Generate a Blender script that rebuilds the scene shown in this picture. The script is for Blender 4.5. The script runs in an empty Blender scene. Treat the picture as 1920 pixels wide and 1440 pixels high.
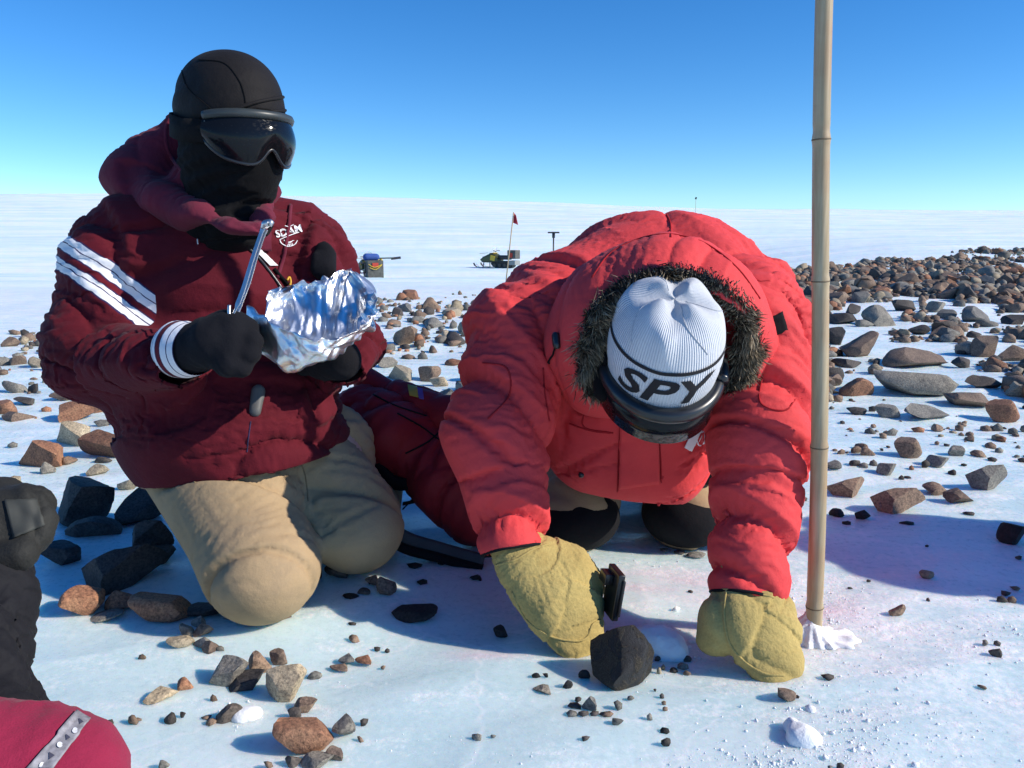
import bpy, bmesh, math, random
import numpy as np
from mathutils import Vector, Matrix
R = math.radians
sc = bpy.context.scene
# ------------------------------------------------------------------ camera
CAMH, PITCH, FPX = 0.70, R(10.5), 1500.0
cam_d = bpy.data.cameras.new('camera')
cam = bpy.data.objects.new('camera', cam_d)
sc.collection.objects.link(cam)
cam_d.sensor_width = 36.0
cam_d.lens = FPX / 1920.0 * 36.0
cam_d.clip_start = 0.05
cam_d.clip_end = 6000
cam.location = (0, 0, CAMH)
cam.rotation_euler = (R(90) - PITCH, 0, 0)
sc.camera = cam
# ------------------------------------------------------------------ sky, sun, exposure
SUN_EL = R(31.0)
SUN_H = Vector((0.972, -0.235, 0)).normalized()      # horizontal direction towards the sun
to_sun = Vector((SUN_H.x * math.cos(SUN_EL), SUN_H.y * math.cos(SUN_EL), math.sin(SUN_EL)))
w = bpy.data.worlds.new('World'); sc.world = w; w.use_nodes = True
nt = w.node_tree
bg = nt.nodes['Background']
sky = nt.nodes.new('ShaderNodeTexSky'); sky.sky_type = 'NISHITA'; sky.sun_disc = False
sky.sun_elevation = SUN_EL
sky.sun_rotation = math.atan2(SUN_H.x, SUN_H.y)
sky.altitude = 2000; sky.air_density = 1.0; sky.dust_density = 0.0; sky.ozone_density = 1.6
hs = nt.nodes.new('ShaderNodeHueSaturation'); hs.inputs['Saturation'].default_value = 1.36; hs.inputs['Hue'].default_value = 0.5
nt.links.new(sky.outputs[0], hs.inputs['Color'])
tint = nt.nodes.new('ShaderNodeMix'); tint.data_type = 'RGBA'; tint.blend_type = 'MULTIPLY'; tint.inputs[0].default_value = 1.0
tint.inputs[7].default_value = (0.66, 0.90, 1.10, 1)
nt.links.new(hs.outputs[0], tint.inputs[6]); nt.links.new(tint.outputs[2], bg.inputs['Color'])
bg.inputs['Strength'].default_value = 0.145
sun_d = bpy.data.lights.new('sun', 'SUN'); sun_d.energy = 5.0; sun_d.angle = R(0.5); sun_d.color = (1.0, 0.93, 0.82)
sun = bpy.data.objects.new('sun', sun_d); sc.collection.objects.link(sun)
sun.rotation_euler = to_sun.to_track_quat('Z', 'Y').to_euler()
sun.location = (6, -3, 6)
sc.view_settings.view_transform = 'Standard'; sc.view_settings.look = 'None'
sc.view_settings.exposure = 0.12; sc.view_settings.gamma = 1.0
sc.view_settings.use_curve_mapping = False
sc.cycles.use_denoising = True
sc.cycles.max_bounces = 5; sc.cycles.diffuse_bounces = 3; sc.cycles.glossy_bounces = 3
sc.cycles.caustics_reflective = False; sc.cycles.caustics_refractive = False
# ------------------------------------------------------------------ helpers
C = sc.collection
CP, SP = math.cos(PITCH), math.sin(PITCH)
def P(px, py, d):
    """world point seen at photograph pixel (px, py), d metres along the view axis"""
    u, v = (px - 960.0) / FPX, -(py - 720.0) / FPX
    return np.array((u * d, d * (CP + v * SP), CAMH + d * (-SP + v * CP)))
def proj(p):
    p = np.asarray(p, float)
    x, y, z = p[..., 0], p[..., 1], p[..., 2] - CAMH
    d = y * CP - z * SP
    v = y * SP + z * CP
    return 960 + FPX * x / d, 720 - FPX * v / d, d
def G(px, py, z=0.0):
    """ground point (height z) under a pixel"""
    u, v = (px - 960.0) / FPX, -(py - 720.0) / FPX
    d = (z - CAMH) / (-SP + v * CP)
    return np.array((u * d, d * (CP + v * SP), z))
def link(name, me, mat=None, parent=None, smooth=True):
    o = bpy.data.objects.new(name, me); C.objects.link(o)
    if mat is not None and len(me.materials) == 0: me.materials.append(mat)
    if smooth: me.shade_smooth()
    if parent is not None: o.parent = parent
    return o
def mesh(name, v, f):
    me = bpy.data.meshes.new(name)
    v = np.asarray(v, dtype=np.float32)
    if isinstance(f, np.ndarray):
        n, k = f.shape
        me.vertices.add(len(v)); me.vertices.foreach_set('co', v.ravel())
        me.loops.add(n * k); me.loops.foreach_set('vertex_index', f.astype(np.int32).ravel())
        me.polygons.add(n); me.polygons.foreach_set('loop_start', np.arange(0, n * k, k, dtype=np.int32))
        me.update(calc_edges=True); me.validate()
    else:
        me.from_pydata([tuple(map(float, q)) for q in v], [], f); me.update()
    return me
def fattr(me, name, arr):
    a = me.attributes.new(name, 'FLOAT', 'POINT'); a.data.foreach_set('value', np.asarray(arr, dtype=np.float32))
def empty(name, loc=(0, 0, 0)):
    o = bpy.data.objects.new(name, None); C.objects.link(o); o.location = loc; o.empty_display_size = 0.1
    return o
def tag(o, label, cat, group=None):
    o['label'] = label; o['category'] = cat
    if group: o['group'] = group
    return o
def keep(o, parent):
    """parent o, whose mesh is in world coordinates, under an Empty that stands elsewhere"""
    o.parent = parent; o.matrix_parent_inverse = Matrix.Translation(parent.location).inverted(); return o
def tube_mesh(pts, rad, n=10, cap=True):
    pts = np.asarray(pts, float); m = len(pts)
    rad = np.broadcast_to(np.asarray(rad, float), (m,)) if np.ndim(rad) < 2 else rad
    tan = np.gradient(pts, axis=0); tan /= np.linalg.norm(tan, axis=1)[:, None] + 1e-9
    ref = np.array((0, 0, 1.0)) if abs(tan[0][2]) < .9 else np.array((1.0, 0, 0))
    a = np.cross(tan[0], ref); a /= np.linalg.norm(a)
    V = []
    for i in range(m):
        a = a - tan[i] * np.dot(a, tan[i]); a /= np.linalg.norm(a) + 1e-9
        b = np.cross(tan[i], a)
        th = np.arange(n) * 2 * math.pi / n
        V.append(pts[i] + (np.cos(th)[:, None] * a + np.sin(th)[:, None] * b) * rad[i])
    F = []
    for i in range(m - 1):
        for j in range(n):
            F.append((i * n + j, i * n + (j + 1) % n, (i + 1) * n + (j + 1) % n, (i + 1) * n + j))
    if cap: F.append(tuple(range(n - 1, -1, -1))); F.append(tuple((m - 1) * n + j for j in range(n)))
    return np.concatenate(V), F
def spline(pts, n=40):
    pts = np.asarray(pts, float); m = len(pts)
    q = np.concatenate([[2 * pts[0] - pts[1]], pts, [2 * pts[-1] - pts[-2]]])
    out = []
    for t in np.linspace(0, m - 1 - 1e-6, n):
        i = int(t); u = t - i; a, b, c, d = q[i:i + 4]
        out.append(.5 * (2 * b + (c - a) * u + (2 * a - 5 * b + 4 * c - d) * u * u + (3 * b - a - 3 * c + d) * u ** 3))
    return np.array(out)
def ribbon_mesh(pts, width, thick, side):
    """flat strap along pts; side = direction of its width at each point (or one)"""
    pts = np.asarray(pts, float); m = len(pts)
    tan = np.gradient(pts, axis=0); tan /= np.linalg.norm(tan, axis=1)[:, None] + 1e-9
    s = np.broadcast_to(np.asarray(side, float), (m, 3)); s = s - tan * np.sum(s * tan, 1)[:, None]
    s = s / (np.linalg.norm(s, axis=1)[:, None] + 1e-9); nn = np.cross(tan, s)
    wd = np.broadcast_to(np.asarray(width, float), (m,))[:, None] / 2; th = thick / 2
    V = np.stack([pts - s * wd - nn * th, pts + s * wd - nn * th, pts + s * wd + nn * th, pts - s * wd + nn * th], 1).reshape(-1, 3)
    F = []
    for i in range(m - 1):
        for j in range(4): F.append((i * 4 + j, i * 4 + (j + 1) % 4, (i + 1) * 4 + (j + 1) % 4, (i + 1) * 4 + j))
    F.append((3, 2, 1, 0)); k = (m - 1) * 4; F.append((k, k + 1, k + 2, k + 3))
    return V, F
class MB:
    """collects boxes, bars and tubes into one mesh"""
    def __init__(s): s.v = []; s.f = []
    def add(s, V, F):
        o = len(s.v); s.v += [tuple(map(float, q)) for q in V]; s.f += [tuple(i + o for i in q) for q in F]; return s
    def box(s, c, d, M=None, bev=0.0):
        bm = bmesh.new(); bmesh.ops.create_cube(bm, size=1)
        for q in bm.verts: q.co = Vector((q.co.x * d[0], q.co.y * d[1], q.co.z * d[2]))
        if bev: bmesh.ops.bevel(bm, geom=list(bm.edges), offset=bev, segments=2, affect='EDGES', profile=.6)
        if M is not None: bm.transform(M)
        bmesh.ops.translate(bm, vec=Vector(c), verts=bm.verts)
        bm.verts.index_update(); s.add([q.co for q in bm.verts], [[q.index for q in f.verts] for f in bm.faces]); bm.free(); return s
    def tube(s, pts, r, n=10): return s.add(*tube_mesh(pts, r, n))
    def ribbon(s, pts, wd, th, side): return s.add(*ribbon_mesh(pts, wd, th, side))
    def build(s, name, mat, parent=None, smooth=True): return link(name, mesh(name, s.v, s.f), mat, parent, smooth)
# value noise in numpy (vectorised, any number of points)
def _hash(i, j, k, s):
    h = (i * 374761393 + j * 668265263 + k * 2147483647 + s * 974634777) & 0xffffffff
    h = ((h ^ (h >> 13)) * 1274126177) & 0xffffffff
    return ((h ^ (h >> 16)) & 0xffff) / 65535.0
def vnoise(p, s=0):
    p = np.asarray(p, float); i = np.floor(p).astype(np.int64); f = p - i; f = f * f * (3 - 2 * f)
    r = 0
    for a in (0, 1):
        for b in (0, 1):
            for c in (0, 1):
                wgt = (f[..., 0] if a else 1 - f[..., 0]) * (f[..., 1] if b else 1 - f[..., 1]) * (f[..., 2] if c else 1 - f[..., 2])
                r = r + wgt * _hash(i[..., 0] + a, i[..., 1] + b, i[..., 2] + c, s)
    return r * 2 - 1
def fbm(p, s=0, o=4, g=.5):
    p = np.asarray(p, float); r = 0; a = 1
    for k in range(o): r = r + a * vnoise(p * 2 ** k + 17.3 * k, s + k); a *= g
    return r
def sstep(a, b, x):
    t = np.clip((np.asarray(x, float) - a) / (b - a), 0, 1); return t * t * (3 - 2 * t)
# ------------------------------------------------------------------ materials
def nmat(name):
    m = bpy.data.materials.new(name); m.use_nodes = True
    return m, m.node_tree, m.node_tree.nodes['Principled BSDF']
def N(t, typ, **kw):
    n = t.nodes.new(typ)
    for k, v in kw.items():
        if k in n.inputs: n.inputs[k].default_value = v
        else: setattr(n, k, v)
    return n
def ramp(t, fac, stops, interp='LINEAR'):
    r = t.nodes.new('ShaderNodeValToRGB'); r.color_ramp.interpolation = interp
    e = r.color_ramp.elements
    while len(e) < len(stops): e.new(.5)
    for q, (p, c) in zip(e, stops): q.position = p; q.color = (*c, 1) if len(c) == 3 else c
    t.links.new(fac, r.inputs[0]); return r
def mixc(t, fac, a, b, blend='MIX'):
    m = t.nodes.new('ShaderNodeMix'); m.data_type = 'RGBA'; m.blend_type = blend
    for s, v in ((0, fac), (6, a), (7, b)):
        if isinstance(v, bpy.types.NodeSocket): t.links.new(v, m.inputs[s])
        elif s == 0: m.inputs[s].default_value = v
        else: m.inputs[s].default_value = (*v, 1)
    return m.outputs[2]
def math_(t, op, a, b=0.0, c=None):
    m = t.nodes.new('ShaderNodeMath'); m.operation = op
    for i, v in enumerate((a, b) if c is None else (a, b, c)):
        if isinstance(v, bpy.types.NodeSocket): t.links.new(v, m.inputs[i])
        else: m.inputs[i].default_value = v
    return m.outputs[0]
def bump(t, b, h, strength=.3, dist=.01, prev=None):
    n = t.nodes.new('ShaderNodeBump'); n.inputs['Strength'].default_value = strength; n.inputs['Distance'].default_value = dist
    t.links.new(h, n.inputs['Height'])
    if prev is not None: t.links.new(prev.outputs[0], n.inputs['Normal'])
    t.links.new(n.outputs[0], b.inputs['Normal']); return n
def cloth_mat(name, col, rough=.85, var=.25, weave=900, bstr=.25, sheen=.15, dirt=None, fine=.0015, spec=.25):
    m, t, b = nmat(name)
    tc = N(t, 'ShaderNodeTexCoord')
    n1 = N(t, 'ShaderNodeTexNoise', Scale=14, Detail=5); t.links.new(tc.outputs['Object'], n1.inputs['Vector'])
    n2 = N(t, 'ShaderNodeTexNoise', Scale=weave, Detail=2); t.links.new(tc.outputs['Object'], n2.inputs['Vector'])
    dk = tuple(c * (1 - var) for c in col); lt = tuple(min(1, c * (1 + var)) for c in col)
    c = ramp(t, n1.outputs[0], [(.3, dk), (.7, lt)]).outputs[0]
    c = mixc(t, .35, c, ramp(t, n2.outputs[0], [(.35, dk), (.65, lt)]).outputs[0])
    if dirt:
        n3 = N(t, 'ShaderNodeTexNoise', Scale=7, Detail=8, Roughness=.7); t.links.new(tc.outputs['Object'], n3.inputs['Vector'])
        c = mixc(t, ramp(t, n3.outputs[0], [(.52, (0, 0, 0)), (.72, (1, 1, 1))]).outputs[0], c, dirt)
    t.links.new(c, b.inputs['Base Color'])
    b.inputs['Roughness'].default_value = rough; b.inputs['Sheen Weight'].default_value = sheen
    b.inputs['Specular IOR Level'].default_value = spec
    n4 = N(t, 'ShaderNodeTexNoise', Scale=36, Detail=5, Roughness=.62); t.links.new(tc.outputs['Object'], n4.inputs['Vector'])
    p = bump(t, b, n4.outputs[0], .38, .007)
    bump(t, b, n2.outputs[0], bstr, fine, p)
    return m
def plain(name, col, rough=.5, metal=0.0, spec=.5, var=0.12, scale=30, bstr=0.0, coat=0.0):
    m, t, b = nmat(name)
    tc = N(t, 'ShaderNodeTexCoord')
    n1 = N(t, 'ShaderNodeTexNoise', Scale=scale, Detail=6); t.links.new(tc.outputs['Object'], n1.inputs['Vector'])
    c = ramp(t, n1.outputs[0], [(.3, tuple(x * (1 - var) for x in col)), (.7, tuple(min(1, x * (1 + var)) for x in col))])
    t.links.new(c.outputs[0], b.inputs['Base Color'])
    b.inputs['Roughness'].default_value = rough; b.inputs['Metallic'].default_value = metal
    b.inputs['Specular IOR Level'].default_value = spec; b.inputs['Coat Weight'].default_value = coat
    if bstr: bump(t, b, n1.outputs[0], bstr, .003)
    return m
# ------------------------------------------------------------------ terrain
def Hbase(x, y):
    x = np.asarray(x, float); y = np.asarray(y, float)
    yy = np.maximum(y, 0.0)
    t = x / np.maximum(yy, 1.0)
    s0 = sstep(-.62, .62, t); s1 = sstep(.05, .55, t); kf = sstep(60, 200, yy); s = s0 * kf + s1 * (1 - kf)
    L = np.interp(yy, [0, 3, 6.5, 11, 20, 32, 45, 60, 120, 350, 600, 1500], [0, 0, -.02, -.03, -.45, -1.0, -1.5, -1.4, 2.2, 18.6, 19.5, 5])
    Rr = np.interp(yy, [0, 3, 6, 12, 22, 30, 60, 120, 350, 600, 1500], [0, 0, .02, .10, .30, .20, .5, 1.8, 11.3, 12.0, 2])
    z = L * (1 - s) + Rr * s
    back = sstep(0, -3, y)
    return z * (1 - back)
def Hsmooth(x, y):
    r = 0
    yy = np.asarray(y, float); k = np.maximum(yy * .07, .02)
    for a in (-1, -.5, 0, .5, 1): r = r + Hbase(x, yy + a * k)
    return r / 5
def Hnear(x, y):
    """low ripples and scoops of the wind-polished ice"""
    p = np.stack([np.asarray(x, float), np.asarray(y, float), np.zeros_like(np.asarray(x, float))], -1)
    r = np.hypot(p[..., 0], p[..., 1])
    q = np.stack([p[..., 0] * .9 + p[..., 1] * .3, p[..., 1] * 2.0 - p[..., 0] * .6, p[..., 2]], -1)
    n = fbm(q * 1.1, 3, 3) * .014 + vnoise(q * 5.0, 9) * .0042 + np.abs(vnoise(q * 2.2, 12)) * -.009
    n = n + vnoise(p * .35, 21) * .05 * sstep(3, 9, r) + vnoise(p * np.array([.05, .11, 1]), 5) * .25 * sstep(25, 90, r)
    n = n + vnoise(p * np.array([.012, .03, 1]), 6) * 1.0 * sstep(120, 260, r)
    return n
def H(x, y): return Hsmooth(x, y) + Hnear(x, y)
def Hv(p): return float(H(np.array([p[0]]), np.array([p[1]]))[0])

def ice_material():
    m, t, b = nmat('blue_ice')
    g = N(t, 'ShaderNodeNewGeometry'); pos = g.outputs['Position']
    def at(n):
        a = N(t, 'ShaderNodeAttribute'); a.attribute_name = n; return a.outputs['Fac']
    far, bias, stain = at('far'), at('snow_bias'), at('stain')
    mp = N(t, 'ShaderNodeMapping'); mp.inputs['Rotation'].default_value = (0, 0, R(17)); mp.inputs['Scale'].default_value = (.8, 2.2, 1)
    t.links.new(pos, mp.inputs[0])
    n1 = N(t, 'ShaderNodeTexNoise', Scale=1.9, Detail=4, Roughness=.6, Distortion=.5); t.links.new(mp.outputs[0], n1.inputs[0])
    n3 = N(t, 'ShaderNodeTexNoise', Scale=6.5, Detail=6, Roughness=.66); t.links.new(mp.outputs[0], n3.inputs[0])
    n2 = N(t, 'ShaderNodeTexNoise', Scale=70, Detail=3, Roughness=.75); t.links.new(pos, n2.inputs[0])
    ice = ramp(t, n1.outputs[0], [(.30, (.54, .71, .735)), (.5, (.63, .78, .80)), (.72, (.74, .85, .865))]).outputs[0]
    a1 = math_(t, 'ADD', math_(t, 'MULTIPLY', n3.outputs[0], .62), math_(t, 'MULTIPLY', n2.outputs[0], .38))
    s = math_(t, 'ADD', a1, bias)
    snow = ramp(t, s, [(.53, (0, 0, 0)), (.60, (.35, .35, .35)), (.74, (1, 1, 1))]).outputs[0]
    col = mixc(t, snow, ice, (.87, .89, .90))
    v = N(t, 'ShaderNodeTexVoronoi', Scale=2.1, feature='DISTANCE_TO_EDGE')
    dm = mixc(t, .25, pos, n1.outputs['Color'], 'ADD'); t.links.new(dm, v.inputs['Vector'])
    crack = math_(t, 'MULTIPLY', ramp(t, v.outputs[0], [(0, (1, 1, 1)), (.014, (0, 0, 0))]).outputs[0], n3.outputs[0])
    col = mixc(t, 1.0, col, ramp(t, n2.outputs[0], [(.3, (.93, .95, .955)), (.7, (1.05, 1.035, 1.03))]).outputs[0], 'MULTIPLY')
    col = mixc(t, crack, col, (.86, .90, .92))
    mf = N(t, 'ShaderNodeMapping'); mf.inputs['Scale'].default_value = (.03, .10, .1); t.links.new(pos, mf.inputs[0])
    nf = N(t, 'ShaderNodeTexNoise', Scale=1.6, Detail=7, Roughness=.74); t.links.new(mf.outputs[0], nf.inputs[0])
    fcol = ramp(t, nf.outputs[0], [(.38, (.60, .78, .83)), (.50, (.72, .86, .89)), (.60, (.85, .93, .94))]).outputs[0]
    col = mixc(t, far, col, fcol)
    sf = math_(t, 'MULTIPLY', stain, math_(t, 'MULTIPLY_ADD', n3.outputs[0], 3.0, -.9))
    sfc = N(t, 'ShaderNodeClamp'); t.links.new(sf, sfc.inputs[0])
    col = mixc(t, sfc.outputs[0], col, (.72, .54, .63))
    t.links.new(col, b.inputs['Base Color'])
    rg = math_(t, 'MULTIPLY_ADD', math_(t, 'MAXIMUM', snow, far), .42, .30)
    t.links.new(math_(t, 'MULTIPLY_ADD', n2.outputs[0], .3, math_(t, 'SUBTRACT', rg, .15)), b.inputs['Roughness'])
    b.inputs['Subsurface Weight'].default_value = .75; b.inputs['Subsurface Radius'].default_value = (.45, .75, 1.0); b.inputs['Subsurface Scale'].default_value = .045
    b.inputs['Specular IOR Level'].default_value = .35; b.inputs['IOR'].default_value = 1.31
    nb = N(t, 'ShaderNodeTexNoise', Scale=26, Detail=5, Roughness=.72); t.links.new(pos, nb.inputs[0])
    bstr = N(t, 'ShaderNodeBump', Distance=.012); t.links.new(nb.outputs[0], bstr.inputs['Height'])
    t.links.new(math_(t, 'MULTIPLY_ADD', snow, .75, .14), bstr.inputs['Strength'])
    t.links.new(bstr.outputs[0], b.inputs['Normal'])
    return m
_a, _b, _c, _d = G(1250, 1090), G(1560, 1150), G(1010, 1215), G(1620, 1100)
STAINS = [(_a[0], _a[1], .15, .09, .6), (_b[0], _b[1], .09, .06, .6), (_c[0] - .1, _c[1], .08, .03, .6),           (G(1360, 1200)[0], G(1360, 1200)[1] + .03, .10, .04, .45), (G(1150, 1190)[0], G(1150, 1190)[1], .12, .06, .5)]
def build_ground():
    rr = np.concatenate([np.linspace(0.02, .8, 12, endpoint=False), np.geomspace(.8, 3.2, 250, endpoint=False), np.geomspace(3.2, 25, 190, endpoint=False), np.geomspace(25, 1800, 110)])
    front = np.linspace(-44, 44, 520); rest = np.linspace(44, 316, 62)[1:-1]
    th = np.radians(np.concatenate([front, rest]))
    A, B = np.meshgrid(th, rr)
    x, y = np.sin(A) * B, np.cos(A) * B
    z = H(x, y)
    n, k = x.shape
    idx = np.arange(n * k).reshape(n, k); nx = np.roll(idx, -1, 1)
    f = np.stack([idx[:-1], idx[1:], nx[1:], nx[:-1]], -1).reshape(-1, 4)[:, ::-1]
    me = mesh('ice_ground', np.stack([x, y, z], -1).reshape(-1, 3), np.ascontiguousarray(f))
    X, Y = x.ravel(), y.ravel(); D = np.hypot(X, Y)
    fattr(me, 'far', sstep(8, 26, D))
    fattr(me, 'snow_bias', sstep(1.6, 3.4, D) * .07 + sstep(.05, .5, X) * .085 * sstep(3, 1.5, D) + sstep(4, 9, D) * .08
          + .10 * np.exp(-((X - G(1570, 1150)[0]) ** 2 + (Y - G(1570, 1150)[1]) ** 2) / .02))
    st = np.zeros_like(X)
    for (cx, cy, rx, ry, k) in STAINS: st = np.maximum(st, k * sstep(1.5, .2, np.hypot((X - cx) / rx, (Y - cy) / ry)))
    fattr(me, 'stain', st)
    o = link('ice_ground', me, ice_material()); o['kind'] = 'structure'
    return o
build_ground()
# ------------------------------------------------------------------ rocks
rng = np.random.default_rng(11)
def ico(sub):
    bm = bmesh.new(); bmesh.ops.create_icosphere(bm, subdivisions=sub, radius=1.0)
    bm.verts.index_update()
    v = np.array([q.co[:] for q in bm.verts]); f = np.array([[q.index for q in p.verts] for p in bm.faces]); bm.free()
    return v, f
ICO = {k: ico(k) for k in (1, 2, 3, 4)}
def rock_shape(seed, sub=3, planes=9, rounded=.12, nz=.05):
    r = np.random.default_rng(seed); v, f = ICO[sub]; v = v.copy()
    for _ in range(planes):
        n = r.normal(size=3); n /= np.linalg.norm(n); d = r.uniform(.36, .76)
        ex = np.maximum(0, v @ n - d); v -= (ex * (1 - rounded))[:, None] * n
    ln = np.linalg.norm(v, axis=1, keepdims=True)
    v = v * (1 + nz * fbm(v * 2.2 + seed * 7.1, seed, 3)[:, None] + nz * .35 * vnoise(v * 9 + seed, seed + 5)[:, None])
    lo, hi = v.min(0), v.max(0); v = (v - (lo + hi) / 2) / (hi - lo)      # unit box, centred
    return v, f
ROCKCOL = dict(rust=((.30, .145, .085), (.16, .085, .06), (.38, .21, .12)), brown=((.215, .15, .11), (.12, .085, .07), (.28, .20, .14)),
               grey=((.20, .19, .17), (.11, .105, .10), (.29, .27, .23)), tan=((.36, .30, .215), (.24, .195, .14), (.44, .38, .28)),
               dark=((.075, .065, .06), (.035, .033, .033), (.12, .10, .085)), black=((.022, .021, .022), (.010, .010, .011), (.04, .037, .034)))
def rock_mat(name, cols, attr=False):
    m, t, b = nmat('stone_' + name)
    tc = N(t, 'ShaderNodeTexCoord'); oi = N(t, 'ShaderNodeObjectInfo')
    g = N(t, 'ShaderNodeNewGeometry'); pos = g.outputs['Position']
    n1 = N(t, 'ShaderNodeTexNoise', Scale=16, Detail=5, Roughness=.7); t.links.new(pos, n1.inputs[0])
    n2 = N(t, 'ShaderNodeTexNoise', Scale=190, Detail=3, Roughness=.7); t.links.new(pos, n2.inputs[0])
    if attr:
        a = N(t, 'ShaderNodeAttribute'); a.attribute_name = 'tint'; base = a.outputs['Color']
        c = mixc(t, 1.0, base, ramp(t, n1.outputs[0], [(.3, (.65, .65, .65)), (.7, (1.3, 1.28, 1.22))]).outputs[0], 'MULTIPLY')
    else:
        mid, dk, lt = cols
        c = ramp(t, n1.outputs[0], [(.28, dk), (.48, mid), (.72, lt)]).outputs[0]
        rb = ramp(t, oi.outputs['Random'], [(0, (.72, .74, .78)), (.5, (1, 1, 1)), (1, (1.25, 1.18, 1.08))]).outputs[0]
        c = mixc(t, 1.0, c, rb, 'MULTIPLY')
    c = mixc(t, 1.0, c, ramp(t, n2.outputs[0], [(.32, (.45, .45, .46)), (.5, (1, 1, 1)), (.68, (1.5, 1.46, 1.4))]).outputs[0], 'MULTIPLY')
    t.links.new(c, b.inputs['Base Color']); b.inputs['Roughness'].default_value = .78; b.inputs['Specular IOR Level'].default_value = .35
    nb = N(t, 'ShaderNodeTexNoise', Scale=75, Detail=5, Roughness=.7); t.links.new(pos, nb.inputs[0])
    bump(t, b, nb.outputs[0], .55, .006)
    return m
RM = {k: rock_mat(k, v) for k, v in ROCKCOL.items()}
_rm = {}
def rock_me(var, sub):
    k = (var, sub)
    if k not in _rm:
        v, f = rock_shape(100 + var, sub, planes=8 + var % 5, rounded=.01 + .08 * (var % 3) / 2, nz=.035)
        me = mesh('rock', v, f); me.materials.append(None); me.shade_smooth(); me.set_sharp_from_angle(angle=R(28)); _rm[k] = me
    return _rm[k]
def Gh(px, py):
    """ground points under pixels, terrain included (arrays or numbers)"""
    px = np.asarray(px, float); z = np.zeros_like(px)
    u, v = (px - 960.0) / FPX, -(np.asarray(py, float) - 720.0) / FPX
    for _ in range(10):
        d = (z - CAMH) / (-SP + v * CP); x, y = u * d, d * (CP + v * SP); z = .4 * z + .6 * H(x, y)
    return np.stack([x, y, H(x, y)], -1)
ROCKS = []          # name, px box, colour
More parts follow.
